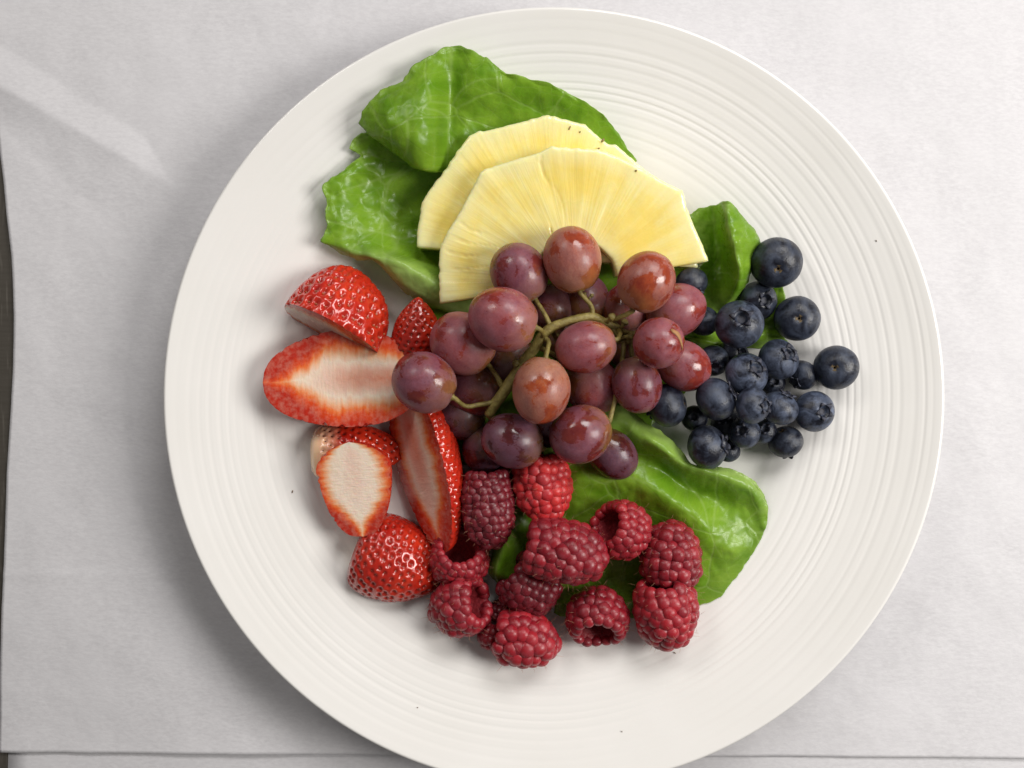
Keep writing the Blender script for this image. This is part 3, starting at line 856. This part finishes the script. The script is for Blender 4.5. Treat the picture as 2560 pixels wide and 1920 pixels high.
strawberry('pale strawberry slice cut face up, its rounded glossy end on top of another piece', (872, 1106, 3.0), (908, 1342, 2.4), 96, (0.10, -0.10, -1), half=math.pi / 2, flat=1.0,
           tint=(.9, .85, .85), core=0.25, seed=5.5, rest=False, blunt=0.45, band=-0.20, sp=0.17, round_base=0.3, seedtint=(.35, .15, .15))
strawberry('orange shouldered strawberry piece with a white hulled end, half hidden under a pale slice', (782, 1140, 1.35), (1010, 1130, 0.95), 84, (-0.1, 0.62, 0.6), half=math.pi * 0.5,
           tint=(1.0, 1.0, .9), core=0.2, shoulder=0.34, seed0=0.15, seed=6.3, rest=False, blunt=0.3, sp=0.2, seedtint=(.25, .08, .08))
strawberry('red strawberry quarter lying skin up with its tip tucked beside the raspberries', (893, 1368, 1.6), (1112, 1446, 1.5), 108, (0.52, 0.16, 0.84), half=math.pi * 0.5,
           tint=(.85, .75, .75), core=0.3, shoulder=0.0, seed=7.7, rest=True, blunt=0.35, sp=0.165, seedtint=(.6, .3, .25))

# ------------------------------------------------------------------ grapes
gv, gf = uvsphere(48, 32)
def grape_mesh(k):
    vs = []
    for x, y, z in gv:
        r = 1 + 0.025 * N3(x * 1.1 + k * 7, y * 1.1, z * 1.1)
        q = Vector((x, y, z)) * r
        if z > 0.9: q.z -= 0.06 * ((z - 0.9) / 0.1) ** 1.5      # dimple where the stem enters
        if z < -0.985: q.z += 0.02
        vs.append(q)
    me = bpy.data.meshes.new('grape')
    me.from_pydata([tuple(q) for q in vs], [], gf)
    me.polygons.foreach_set('use_smooth', [True] * len(me.polygons)); me.update()
    me.materials.append(GRAPE)
    return me
GM = [grape_mesh(k) for k in range(4)]
bunch = empty('grape_bunch', P(1380, 930, 2.0))
tag(bunch, 'bunch of dusky red grapes on a branching stem in the middle of the plate', 'grapes')

def add(o, parent, world):
    o.parent = parent
    o.matrix_parent_inverse = Matrix.Identity(4)
    o.location = Vector(world) - parent.location

# px, py, z, semi long px, semi short px, axis angle in the picture (deg, from +x up), tilt, stem target, tint
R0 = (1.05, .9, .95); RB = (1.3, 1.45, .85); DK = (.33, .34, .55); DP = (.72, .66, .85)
GR = [
    (1431, 650, 4.0, 85, 73, -76, 0, (1471, 730, 3.9), RB),
    (1298, 684, 3.5, 80, 71, -58, 0, (1347, 764, 3.5), DP),
    (1615, 705, 4.4, 79, 72, -115, 10, (1540, 800, 3.2), RB),
    (1258, 798, 4.8, 90, 80, -15, 0, (1342, 834, 4.0), R0),
    (1157, 859, 3.4, 86, 77, -40, 10, (1228, 912, 3.3), R0),
    (1061, 956, 3.9, 84, 76, -28, 0, (1123, 998, 3.7), DP),
    (1465, 868, 4.0, 79, 65, 14, 0, (1545, 846, 3.4), R0),
    (1353, 975, 4.4, 86, 73, 82, 0, (1386, 895, 3.9), (1.35, 1.65, .85)),
    (1647, 857, 4.4, 66, 64, 120, 70, (1572, 851, 3.3), R0),
    (1688, 778, 2.8, 80, 66, 30, 0, (1590, 830, 2.9), R0),
    (1708, 914, 2.8, 72, 62, 35, 0, (1600, 850, 2.9), R0),
    (1592, 962, 3.3, 73, 62, 80, 0, (1575, 860, 3.1), DP),
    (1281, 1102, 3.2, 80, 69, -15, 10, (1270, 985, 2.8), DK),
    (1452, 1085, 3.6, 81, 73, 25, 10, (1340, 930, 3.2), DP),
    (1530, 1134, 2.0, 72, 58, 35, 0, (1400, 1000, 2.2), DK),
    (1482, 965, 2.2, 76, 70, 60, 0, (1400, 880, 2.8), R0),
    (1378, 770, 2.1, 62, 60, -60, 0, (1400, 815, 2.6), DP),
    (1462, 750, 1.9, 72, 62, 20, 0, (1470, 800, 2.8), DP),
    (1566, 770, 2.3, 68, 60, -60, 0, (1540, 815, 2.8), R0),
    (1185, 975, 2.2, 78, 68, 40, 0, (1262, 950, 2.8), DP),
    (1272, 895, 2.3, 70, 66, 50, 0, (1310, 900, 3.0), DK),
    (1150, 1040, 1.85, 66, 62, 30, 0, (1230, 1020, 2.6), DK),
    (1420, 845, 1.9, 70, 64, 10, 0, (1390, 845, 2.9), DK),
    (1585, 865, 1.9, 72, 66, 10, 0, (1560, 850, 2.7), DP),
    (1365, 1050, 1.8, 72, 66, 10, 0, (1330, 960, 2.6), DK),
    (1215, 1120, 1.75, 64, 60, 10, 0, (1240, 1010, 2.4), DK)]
pedicels = []
for k, (px, py, z, a, b, ang, tilt, st, tint) in enumerate(GR):
    c = P(px, py, z)
    ra, rb = S(a, z), S(b, z)
    target = P(*st)
    ang_r, ti = math.radians(ang), math.radians(tilt)
    d = Vector((math.cos(ang_r) * math.cos(ti), math.sin(ang_r) * math.cos(ti), -math.sin(ti)))
    if k >= 9 and k not in (12, 13):
        d = (target - c).normalized()
    g = inst('grape', GM[k % 4], bunch)
    add(g, bunch, c)
    g.rotation_euler = (frame(d, Vector((0, 0, 1))) @ Matrix.Rotation(k * 1.9, 3, 'Z')).to_euler()
    g.scale = (rb, rb, ra)
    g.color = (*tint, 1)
    pedicels.append((c + d * ra * 0.93, target, d, k))
    if k == 8: scarred = g
# scar and style end on the end-on grape
gs = GR[8]; c = P(gs[0], gs[1], gs[2]); rad = S(64, gs[2])
sv, sf = [], []
path = [(1668, 826), (1675, 832), (1682, 835), (1688, 843), (1692, 852), (1697, 866), (1699, 876)]
for i, (px, py) in enumerate(path):
    wd = [3, 6, 7, 6, 4, 3, 1][i] * 0.00014
    for sgn in (-1, 1):
        nx = (px - gs[0]) / 67.0; ny = -(py - gs[1]) / 67.0
        nz = math.sqrt(max(0.05, 1 - nx * nx - ny * ny))
        n = Vector((nx, ny, nz)).normalized()
        side = n.cross(Vector((0.6, -0.8, 0))).normalized()
        sv.append(n * rad * 1.02 + side * wd * sgn * (1 + .4 * N3(i * 2.0, sgn, 3)))
sf = [(2 * i, 2 * i + 1, 2 * i + 3, 2 * i + 2) for i in range(len(path) - 1)]
sc_ = obj('skin_scar', sv, sf, SCAR, scarred)
sc_.matrix_parent_inverse = Matrix.LocRotScale(Vector((0, 0, 0)), scarred.rotation_euler, scarred.scale).inverted()
md = sc_.modifiers.new('thickness', 'SOLIDIFY'); md.thickness = 0.0003

# main stem
main = [(*Z4(688, 1312), 3.0), (*Z4(735, 1232), 3.2), (*Z4(810, 1130), 3.35), (*Z4(905, 985), 3.5), (*Z4(990, 870), 3.65), (*Z4(1045, 785), 3.8),
        (*Z4(1105, 735), 3.85), (*Z4(1200, 697), 3.85), (*Z4(1300, 672), 3.8), (*Z4(1375, 662), 3.7), (*Z4(1440, 690), 3.5), (*Z4(1520, 735), 3.3), (*Z4(1600, 770), 3.1), (*Z4(1680, 775), 2.9)]
mp = catmull([list(P(*q)) for q in main], 70)
mr = [(.00185, .0021, .00225, .0021, .0019, .0018, .0018, .0016, .0015, .0016, .0014, .0013, .0012, .0010)[min(13, int(i / 70 * 14))] for i in range(70)]
mr = list(np.convolve(np.pad(mr, 4, mode='edge'), np.ones(9) / 9, 'valid'))
vs, f = tube(mp, mr, 10, 0.12, 2)
st_o = obj('stem', [Vector(q) - bunch.location for q in vs], f, STEM, bunch)
# pedicels
anchors = {0: Z4(1375, 662) + (3.7,), 1: Z4(1100, 735) + (3.85,), 3: Z4(1045, 795) + (3.8,), 4: Z4(775, 1120) + (3.3,), 5: Z4(735, 1225) + (3.2,),
           7: Z4(1045, 800) + (3.8,), 6: Z4(1540, 745) + (3.25,), 2: Z4(1440, 690) + (3.5,), 8: Z4(1640, 775) + (3.0,)}
mids = {5: [(*Z4(640, 1240), 3.35), (*Z4(540, 1252), 3.5)], 7: [(*Z4(1085, 830), 4.0)], 4: [(*Z4(745, 1060), 3.4)], 0: [(*Z4(1362, 590), 3.8)], 1: [(*Z4(1060, 650), 3.7)]}
for (e, target, d, k) in pedicels:
    if k in anchors: a0 = P(*anchors[k])
    else:
        a0 = min((Vector(q) for q in mp), key=lambda q: (q - e).length)
    pts = [a0]
    if k in mids: pts += [P(*q) for q in mids[k]]
    else: pts.append((a0 + e) * 0.5 + d * 0.0015)
    pts += [e + d * 0.0012, e - d * 0.0004]
    pp = catmull([list(q) for q in pts], 16)
    rr_ = [0.0010 - 0.00015 * math.sin(math.pi * i / 15) for i in range(16)]
    rr_[-3] = 0.0012; rr_[-2] = 0.0017; rr_[-1] = 0.0014
    vs, f = tube(pp, rr_, 8, 0.22, k)
    obj('pedicel', [Vector(q) - bunch.location for q in vs], f, STEM, st_o)
# bare stub ends where grapes came off
for (x0, y0, x1, y1, z0, z1) in [(1470, 700, 1505, 655, 3.5, 4.0), (900, 985, 862, 972, 3.5, 3.8), (1560, 740, 1590, 690, 3.2, 3.4), (1545, 830, 1615, 818, 3.1, 3.3), (1500, 745, 1560, 800, 3.3, 3.4), (1560, 800, 1640, 790, 3.4, 3.3), (1330, 530, 1318, 510, 3.8, 3.9), (1345, 545, 1372, 520, 3.75, 3.85)]:
    a0, a1 = P(*Z4(x0, y0), z0), P(*Z4(x1, y1), z1)
    pp = [a0.lerp(a1, i / 6) + Vector((0, 0, 0.0006 * math.sin(i))) for i in range(7)]
    q = 0.55 if abs(x1 - x0) < 30 and y0 < 560 else 1.0
    vs, f = tube(pp, [.0008 * q, .00075 * q, .0007 * q, .0008 * q, .0011 * q, .0015 * q, .0011 * q], 8, 0.35, x0)
    obj('stub', [Vector(t_) - bunch.location for t_ in vs], f, STEM, st_o)

# ------------------------------------------------------------------ blueberries
def blue_mesh():
    nu, nv = 40, 28
    v, f = uvsphere(nu, nv)
    out = []
    for x, y, z in v:
        rho = math.hypot(x, y)
        q = Vector((x, y, z * 0.86))
        q *= 1 + 0.02 * N3(x * 1.5, y * 1.5, z * 1.5)
        if z > 0:                                    # sunken crown
            k = max(0.0, 1 - rho / 0.30)
            q.z -= 0.30 * min(1.0, k * 2.2)
            q.z += 0.03 * math.exp(-((rho - 0.36) / 0.07) ** 2)
        else:
            q.z += 0.16 * math.exp(-(rho / 0.16) ** 2)
        out.append(q)
    return out, f
BV, BF = blue_mesh()
def mesh_of(name, v, f, mat):
    me = bpy.data.meshes.new(name); me.from_pydata([tuple(q) for q in v], [], f)
    me.polygons.foreach_set('use_smooth', [True] * len(me.polygons)); me.update(); me.materials.append(mat); return me
BME = mesh_of('blueberry', BV, BF, BLUE)
def calyx_mesh():
    v, f = [], []
    n = 30
    for r, z in ((0.10, 0.60), (0.22, 0.62), (0.285, 0.72), (0.31, 0.875)):       # dark cup
        for i in range(n):
            a = 2 * math.pi * i / n
            v.append((r * math.cos(a), r * math.sin(a), z + (0.02 * math.cos(5 * a) if z > .8 else 0)))
    f = grid_faces(n, 4, wrap_u=True, flip=True)
    f.append(tuple(range(n)))
    for k in range(5):                                                            # five pointed sepals
        a0 = 2 * math.pi * k / 5 + 0.1 * math.sin(k * 3)
        ln = 0.20 + 0.05 * math.sin(k * 2.3)
        base = len(v)
        for q in range(5):
            t = q / 4.0
            wd = 0.52 * (1 - t) ** 0.8
            r = 0.30 + ln * t; z = 0.885 + 0.07 * math.sin(t * 2.2) - 0.06 * t * t
            for sgn in (-1, 0, 1):
                a = a0 + sgn * wd * 0.30 / r
                v.append((r * math.cos(a), r * math.sin(a), z + (0.025 if sgn == 0 else 0)))
            for sgn in (1, 0, -1):
                a = a0 + sgn * wd * 0.30 / r
                v.append((r * math.cos(a), r * math.sin(a), z - 0.05))
        f += grid_faces(6, 5, wrap_u=True, off=base)
        f.append(tuple(base + 24 + i for i in range(6)))
    return mesh_of('calyx', v, f, CALYX)
CME = calyx_mesh()
def scar_mesh():
    n = 20; v, f = [], []
    for r, z in ((0.21, -0.775), (0.17, -0.79), (0.11, -0.75), (0.05, -0.74)):
        for i in range(n):
            a = 2 * math.pi * i / n
            rr = r * (1 + 0.15 * math.sin(3 * a + 1))
            v.append((rr * math.cos(a), rr * math.sin(a), z))
    f = grid_faces(n, 4, wrap_u=True, flip=True)
    f.append(tuple(range(3 * n, 4 * n)))
    return mesh_of('stem_scar', v, f, BSCAR)
SME = scar_mesh()

def blueberry(px, py, r, z, feat, fx, fy, label, tint=1.0):
    """feat 'c' calyx or 's' stem scar showing at crop point fx,fy; z None -> rests on the plate"""
    zz = z if z is not None else 1.6
    for _ in range(4):
        c = P(px, py, zz); R_ = S(r, zz)
        if z is None:
            zz = (plate_z(math.hypot(c.x, c.y)) + R_ * 0.90) * 100
    fp = Z5(fx, fy)
    dx, dy = (fp[0] - px) / r, -(fp[1] - py) / r
    l = math.hypot(dx, dy)
    if l > 0.97: dx, dy = dx / l * 0.97, dy / l * 0.97
    d = Vector((dx, dy, math.sqrt(max(0.0, 1 - dx * dx - dy * dy))))
    # the viewing ray is not vertical away from the middle
    view = (CAM - c).normalized()
    d = (Vector((0, 0, 1)).rotation_difference(view)) @ d
    if feat == 's': d = -d
    o = inst('blueberry', BME)
    o.location = c
    o.rotation_euler = (frame(d, (1, 0.3, 0.1)) @ Matrix.Rotation(px * 0.37, 3, 'Z')).to_euler()
    o.scale = (R_ * 1.03,) * 3
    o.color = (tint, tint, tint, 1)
    ca = inst('calyx', CME, o); sc2 = inst('stem_scar', SME, o)
    tag(o, label, 'blueberry', 'blueberries piled beside the grapes')
    return o
BB = [
    (855, 420, 147, 2.5, 's', 870, 465, 'big dark blueberry with a brown stem scar, against the folded lettuce leaf', .7),
    (978, 750, 130, None, 's', 993, 750, 'dark blueberry showing a tan stem scar, outer edge of pile between big and loose berries', .75),
    (1210, 1040, 127, None, 's', 1200, 1040, 'single blueberry lying apart from the pile on the bare plate rim', .75),
    (635, 785, 140, 3.0, 'c', 652, 738, 'large blueberry with a clear five pointed star crown facing up', 1.1),
    (745, 645, 112, 1.7, 'c', 800, 640, 'blueberry with ragged crown tucked under the folded lettuce leaf', .8),
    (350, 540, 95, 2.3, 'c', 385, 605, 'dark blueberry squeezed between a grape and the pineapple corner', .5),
    (425, 765, 88, 1.7, 's', 425, 715, 'small blueberry peeking out right beside the grapes with a tiny scar', .9),
    (480, 1000, 92, 2.0, 'c', 492, 1040, 'small blueberry with a dark hollow crown next to the grape edge', 1.2),
    (680, 1080, 125, 2.8, 'c', 745, 1035, 'pale blue berry with a torn wide crown in the middle of the pile', 1.5),
    (868, 992, 118, 2.4, 'c', 938, 950, 'upper blueberry with its ragged crown turned towards the plate rim', 1.15),
    (1010, 1085, 88, None, 'c', 960, 1130, 'blueberry tucked low beside the loose berry, its crown turned down', .7),
    (495, 1225, 126, 3.0, 'c', 608, 1170, 'round dark blueberry near the grapes with a pale crown on its side', .8),
    (715, 1265, 106, 3.3, 'c', 800, 1268, 'topmost blueberry of the pile with its crown opening sideways', 1.15),
    (875, 1280, 108, 2.4, 'c', 925, 1190, 'blue grey berry just behind the topmost berry, reddish crown edge', 1.3),
    (1080, 1300, 118, None, 'c', 1145, 1300, 'pale blue berry at the outer end of the pile with a puckered crown', 1.5),
    (910, 1480, 100, None, 's', 885, 1400, 'dark smooth blueberry resting on the bare plate at the bottom of the pile', .55),
    (665, 1425, 92, 2.2, 'c', 650, 1410, 'blueberry with a big open crown between the topmost berry and the lettuce', 1.0),
    (445, 1510, 127, 2.4, 'c', 560, 1490, 'large blueberry with a tan spot, sitting on the curled lettuce edge', .85),
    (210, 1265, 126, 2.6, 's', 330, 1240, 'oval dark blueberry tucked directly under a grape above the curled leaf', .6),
    (782, 1415, 72, 1.6, 'c', 790, 1400, 'small half hidden blueberry under the topmost berry', 1.0),
    (370, 1340, 75, 1.7, 'c', 365, 1330, 'small dark blueberry deep between the oval berry and the round one', .6),
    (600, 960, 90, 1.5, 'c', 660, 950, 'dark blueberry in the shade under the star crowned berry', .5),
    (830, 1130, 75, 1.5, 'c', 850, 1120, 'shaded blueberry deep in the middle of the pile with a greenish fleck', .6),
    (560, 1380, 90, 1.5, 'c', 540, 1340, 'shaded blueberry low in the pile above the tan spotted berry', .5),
    (570, 1530, 70, 1.5, 'c', 590, 1500, 'half hidden small blueberry behind the tan spotted berry', .7)]
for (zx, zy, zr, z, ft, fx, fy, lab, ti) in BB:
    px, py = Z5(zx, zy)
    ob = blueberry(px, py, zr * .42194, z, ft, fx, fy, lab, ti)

# ------------------------------------------------------------------ raspberries
dv, df = uvsphere(16, 10)
def drupe_mesh(k):
    out = []
    for x, y, z in dv:
        r = 1 + 0.06 * N3(x + k * 5, y, z)
        out.append((x * r, y * r, z * r * (1.0 if z > 0 else 0.8)))
    return mesh_of('drupelet', out, df, RASP)
DM = [drupe_mesh(k) for k in range(5)]

def raspberry(label, open_c, tip_c, Rpx, tint=(1, 1, 1), size=0.31, rest=False, seed=0, cone=0.5, hairs=True, squash=(1, 1)):
    """open_c / tip_c: px,py,z of the opening centre and of the tip"""
    B, T = P(*open_c), P(*tip_c)
    L = (T - B).length
    R_ = Rpx * (HC - (open_c[2] + tip_c[2]) * 0.005) / F
    rot = frame(T - B, (0.2, 0.3, 1))
    rs = random.Random(int(seed * 37) + 11)
    root = empty('raspberry', B)
    ds = size * 1.0 * R_                            # drupelet radius
    # profile arc of drupelet centres
    def prof(t):                                     # 0 opening .. 1 tip
        x = max(0.0, min(1.0, t))
        body = math.sqrt(max(0.0, 1 - (max(0.0, x - cone) / (1.0001 - cone)) ** 2)) if x > cone else 1.0
        body *= 0.84 + 0.16 * math.sin(math.pi / 2 * min(1, x / 0.35))
        return body
    rc = R_ - ds * 0.85; Lc = L - ds * 0.85
    samples = [(t / 200.0, prof(t / 200.0) * rc, ds * 0.55 + t / 200.0 * (Lc - ds * 0.55)) for t in range(201)]
    arc = [0.0]
    for a, b in zip(samples, samples[1:]): arc.append(arc[-1] + math.hypot(b[1] - a[1], b[2] - a[2]))
    total = arc[-1]
    nr = max(4, int(round(total / (ds * 1.12))))
    spots = []
    nlast = 1
    for k in range(nr + 1):
        s = total * k / nr
        r = np.interp(s, arc, [q[1] for q in samples]); z = np.interp(s, arc, [q[2] for q in samples])
        r2 = np.interp(min(total, s + total * .02), arc, [q[1] for q in samples]); z2 = np.interp(min(total, s + total * .02), arc, [q[2] for q in samples])
        r1 = np.interp(max(0, s - total * .02), arc, [q[1] for q in samples]); z1 = np.interp(max(0, s - total * .02), arc, [q[2] for q in samples])
        nrm2 = Vector((z2 - z1, -(r2 - r1))).normalized()   # (radial, axial)
        n = max(1, int(2 * math.pi * r / (ds * 1.22)))
        ph0 = rs.uniform(0, 1)
        if r < ds * 0.5: n = 1; r = 0.0; nrm2 = Vector((0.0, 1.0))
        for q in range(n):
            a = 2 * math.pi * (q + ph0 + rs.uniform(-.2, .2)) / n + seed
            spots.append((r * rs.uniform(.97, 1.04), a, z + rs.uniform(-.22, .22) * ds, nrm2, 1.0 if k else 0.92))
    hv, hf = [], []
    for (r, a, z, n2, sc) in spots:
        p = Vector((r * math.cos(a) * squash[0], r * math.sin(a) * squash[1], z))
        nn = Vector((n2.x * math.cos(a), n2.x * math.sin(a), n2.y)).normalized()
        o = inst('drupelet', DM[rs.randrange(5)], root)
        o.location = rot @ p
        mm = frame(rot @ nn, rot @ Vector((0, 0, 1)))
        o.rotation_euler = (mm @ Matrix.Rotation(rs.uniform(0, 6.3), 3, 'Z')).to_euler()
        s = ds * sc * rs.uniform(.90, 1.12)
        o.scale = (s * rs.uniform(.97, 1.08), s * rs.uniform(.97, 1.08), s * rs.uniform(.80, 1.0))
        jj = rs.uniform(.9, 1.12)
        o.color = (tint[0] * jj, tint[1] * jj, tint[2] * jj, 1)
        if hairs and rs.random() < 0.6:
            start = rot @ (p + nn * s * 0.95)
            hd = (nn + Vector((rs.uniform(-.7, .7), rs.uniform(-.7, .7), rs.uniform(-.7, .7)))).normalized()
            bend = Vector((rs.uniform(-1, 1), rs.uniform(-1, 1), rs.uniform(-1, 1))) * 0.0007
            ln = rs.uniform(.0012, .0030)
            path = [start + rot @ (hd * ln * i / 3 + bend * (i / 3) ** 2) for i in range(4)]
            tv_, tf_ = tube(path, [.00006, .000055, .000045, .00002], 3)
            o0 = len(hv); hv += tv_; hf += [tuple(o0 + i for i in g) for g in tf_]
    # hollow receptacle: inner cup
    n = 28; cv = []
    rings = [(0.70, 0.06), (0.64, 0.02), (0.58, 0.10), (0.54, 0.30), (0.46, 0.52), (0.30, 0.66), (0.06, 0.70)]
    outer = [(0.70, 0.06), (0.74, 0.3), (0.70, 0.55), (0.5, 0.78), (0.2, 0.88), (0.03, 0.89)]
    for rr, zz in list(reversed(outer)) + rings[1:]:
        lim = prof(zz) * rc / R_
        for i in range(n):
            a = 2 * math.pi * i / n
            wob = 1 + 0.05 * math.sin(9 * a + zz * 20)
            q = min(rr, lim) * R_ * wob
            cv.append(rot @ Vector((q * math.cos(a) * squash[0], q * math.sin(a) * squash[1], zz * L)))
    m = len(outer) + len(rings) - 1
    cf = grid_faces(n, m, wrap_u=True)
    cf.append(tuple(range(n - 1, -1, -1))); cf.append(tuple(range((m - 1) * n, m * n)))
    obj('cavity_wall', cv, cf, CAV, root)
    if hv:
        h = obj('hairs', hv, hf, HAIR, root); h['kind'] = 'stuff'
    if rest:
        pts = []
        for (r, a, z, n2, sc) in spots:
            p = B + rot @ Vector((r * math.cos(a), r * math.sin(a), z)); pts.append(p - Vector((0, 0, ds)))
        settle(root, pts, 0.0004)
    tag(root, label, 'raspberry', 'raspberries heaped on the plate')
    return root

def q6(x, y, z): return (*Z6(x, y), z)
RD = (.40, .36, .5); RM = (.72, .62, .72); RN = (.9, .8, .85); RBt = (1.5, 2.0, 1.2)
raspberry('very dark raspberry standing behind the long strawberry wedge', q6(430, 150, 2.3), q6(455, 625, 2.5), 68, RD, .24, seed=1)
raspberry('bright scarlet raspberry directly under the grapes, tip pointing away from them', q6(760, 60, 2.2), q6(800, 475, 2.3), 75, RBt, .23, seed=2, cone=.35)
raspberry('large wine red raspberry on top of the heap lying sideways', q6(690, 600, 3.0), q6(1195, 690, 3.0), 80, RM, .27, seed=3, cone=.42)
raspberry('raspberry with a dark open hollow standing on the broad lettuce leaf', q6(1175, 470, 2.6), q6(1400, 560, 1.5), 76, RN, .23, seed=4, cone=.3)
raspberry('cone shaped raspberry on the lettuce leaf touching another at its base', q6(1565, 815, 2.0), q6(1570, 438, 2.1), 80, RM, .235, seed=5, cone=.12)
raspberry('raspberry with bristly hairs and its blunt tip pointing to the bare plate', q6(1520, 832, 1.9), q6(1545, 1235, 1.75), 81, RN, .25, seed=6, cone=.35, rest=True)
raspberry('raspberry whose round hollow faces the bare plate, beside the shiny streak', q6(1115, 1145, 2.2), q6(1110, 870, 0.9), 80, RM, .235, seed=7, cone=.3, rest=True)
raspberry('raspberry at the end of the heap with large glossy drupelets', q6(500, 1140, 1.9), q6(885, 1215, 1.8), 70, RN, .30, seed=8, cone=.40, rest=True)
raspberry('torn open raspberry with its hollow turned sideways, next to a strawberry quarter', q6(385, 945, 2.2), q6(110, 1010, 1.3), 77, RM, .24, seed=9, cone=.3, rest=True)
raspberry('dark raspberry lying under the large wine red one', q6(580, 760, 1.7), q6(860, 960, 1.6), 74, RD, .24, seed=10, rest=True)
raspberry('small dark raspberry fragment wedged between three raspberries', q6(470, 1000, 1.2), q6(600, 1010, 1.2), 30, RD, .42, seed=11, hairs=False, rest=True)
raspberry('small raspberry fragment of few drupelets against the glossy end raspberry', q6(500, 1140, 1.2), q6(388, 1180, 1.2), 32, RM, .42, seed=12, hairs=False, rest=True)
raspberry('raspberry with its wide round hollow facing up under the strawberry wedge tip', q6(275, 610, 2.0), q6(255, 790, 0.6), 74, RN, .20, seed=13, cone=.3, rest=True)

# ------------------------------------------------------------------ crumbs on the porcelain
def crumb(px, py, ln, ang, label):
    zz = 0.6
    for _ in range(5):
        p = P(px, py, zz); zz = smooth_z(math.hypot(p.x, p.y) * 100)
    v, f = uvsphere(8, 5)
    m = Matrix.Rotation(ang, 3, 'Z')
    o = obj('crumb', [m @ Vector((x * ln * (1 + .3 * N3(x * 3, y * 3, px)), y * ln * .35, z * .00025)) for x, y, z in v], f, CRUMB)
    o.location = P(px, py, zz + 0.02)
    tag(o, label, 'crumb', 'dark crumbs on the plate rim')
crumb(731, 1229, .0007, 1.2, 'thin dark crumb on the bare plate beside the pale strawberry slice')
crumb(1044, 1769, .00035, .6, 'tiny dark crumb on the plate rim far below the strawberry quarter')
crumb(1555, 1829, .00035, 1.5, 'tiny dark crumb near the rim edge below the hollow raspberry')
crumb(2191, 602, .0004, 1.9, 'tiny dark crumb on the ringed rim beyond the big dark blueberry')
crumb(1687, 1632, .0005, -.6, 'small brown crumb beside the tip of the bristly raspberry')
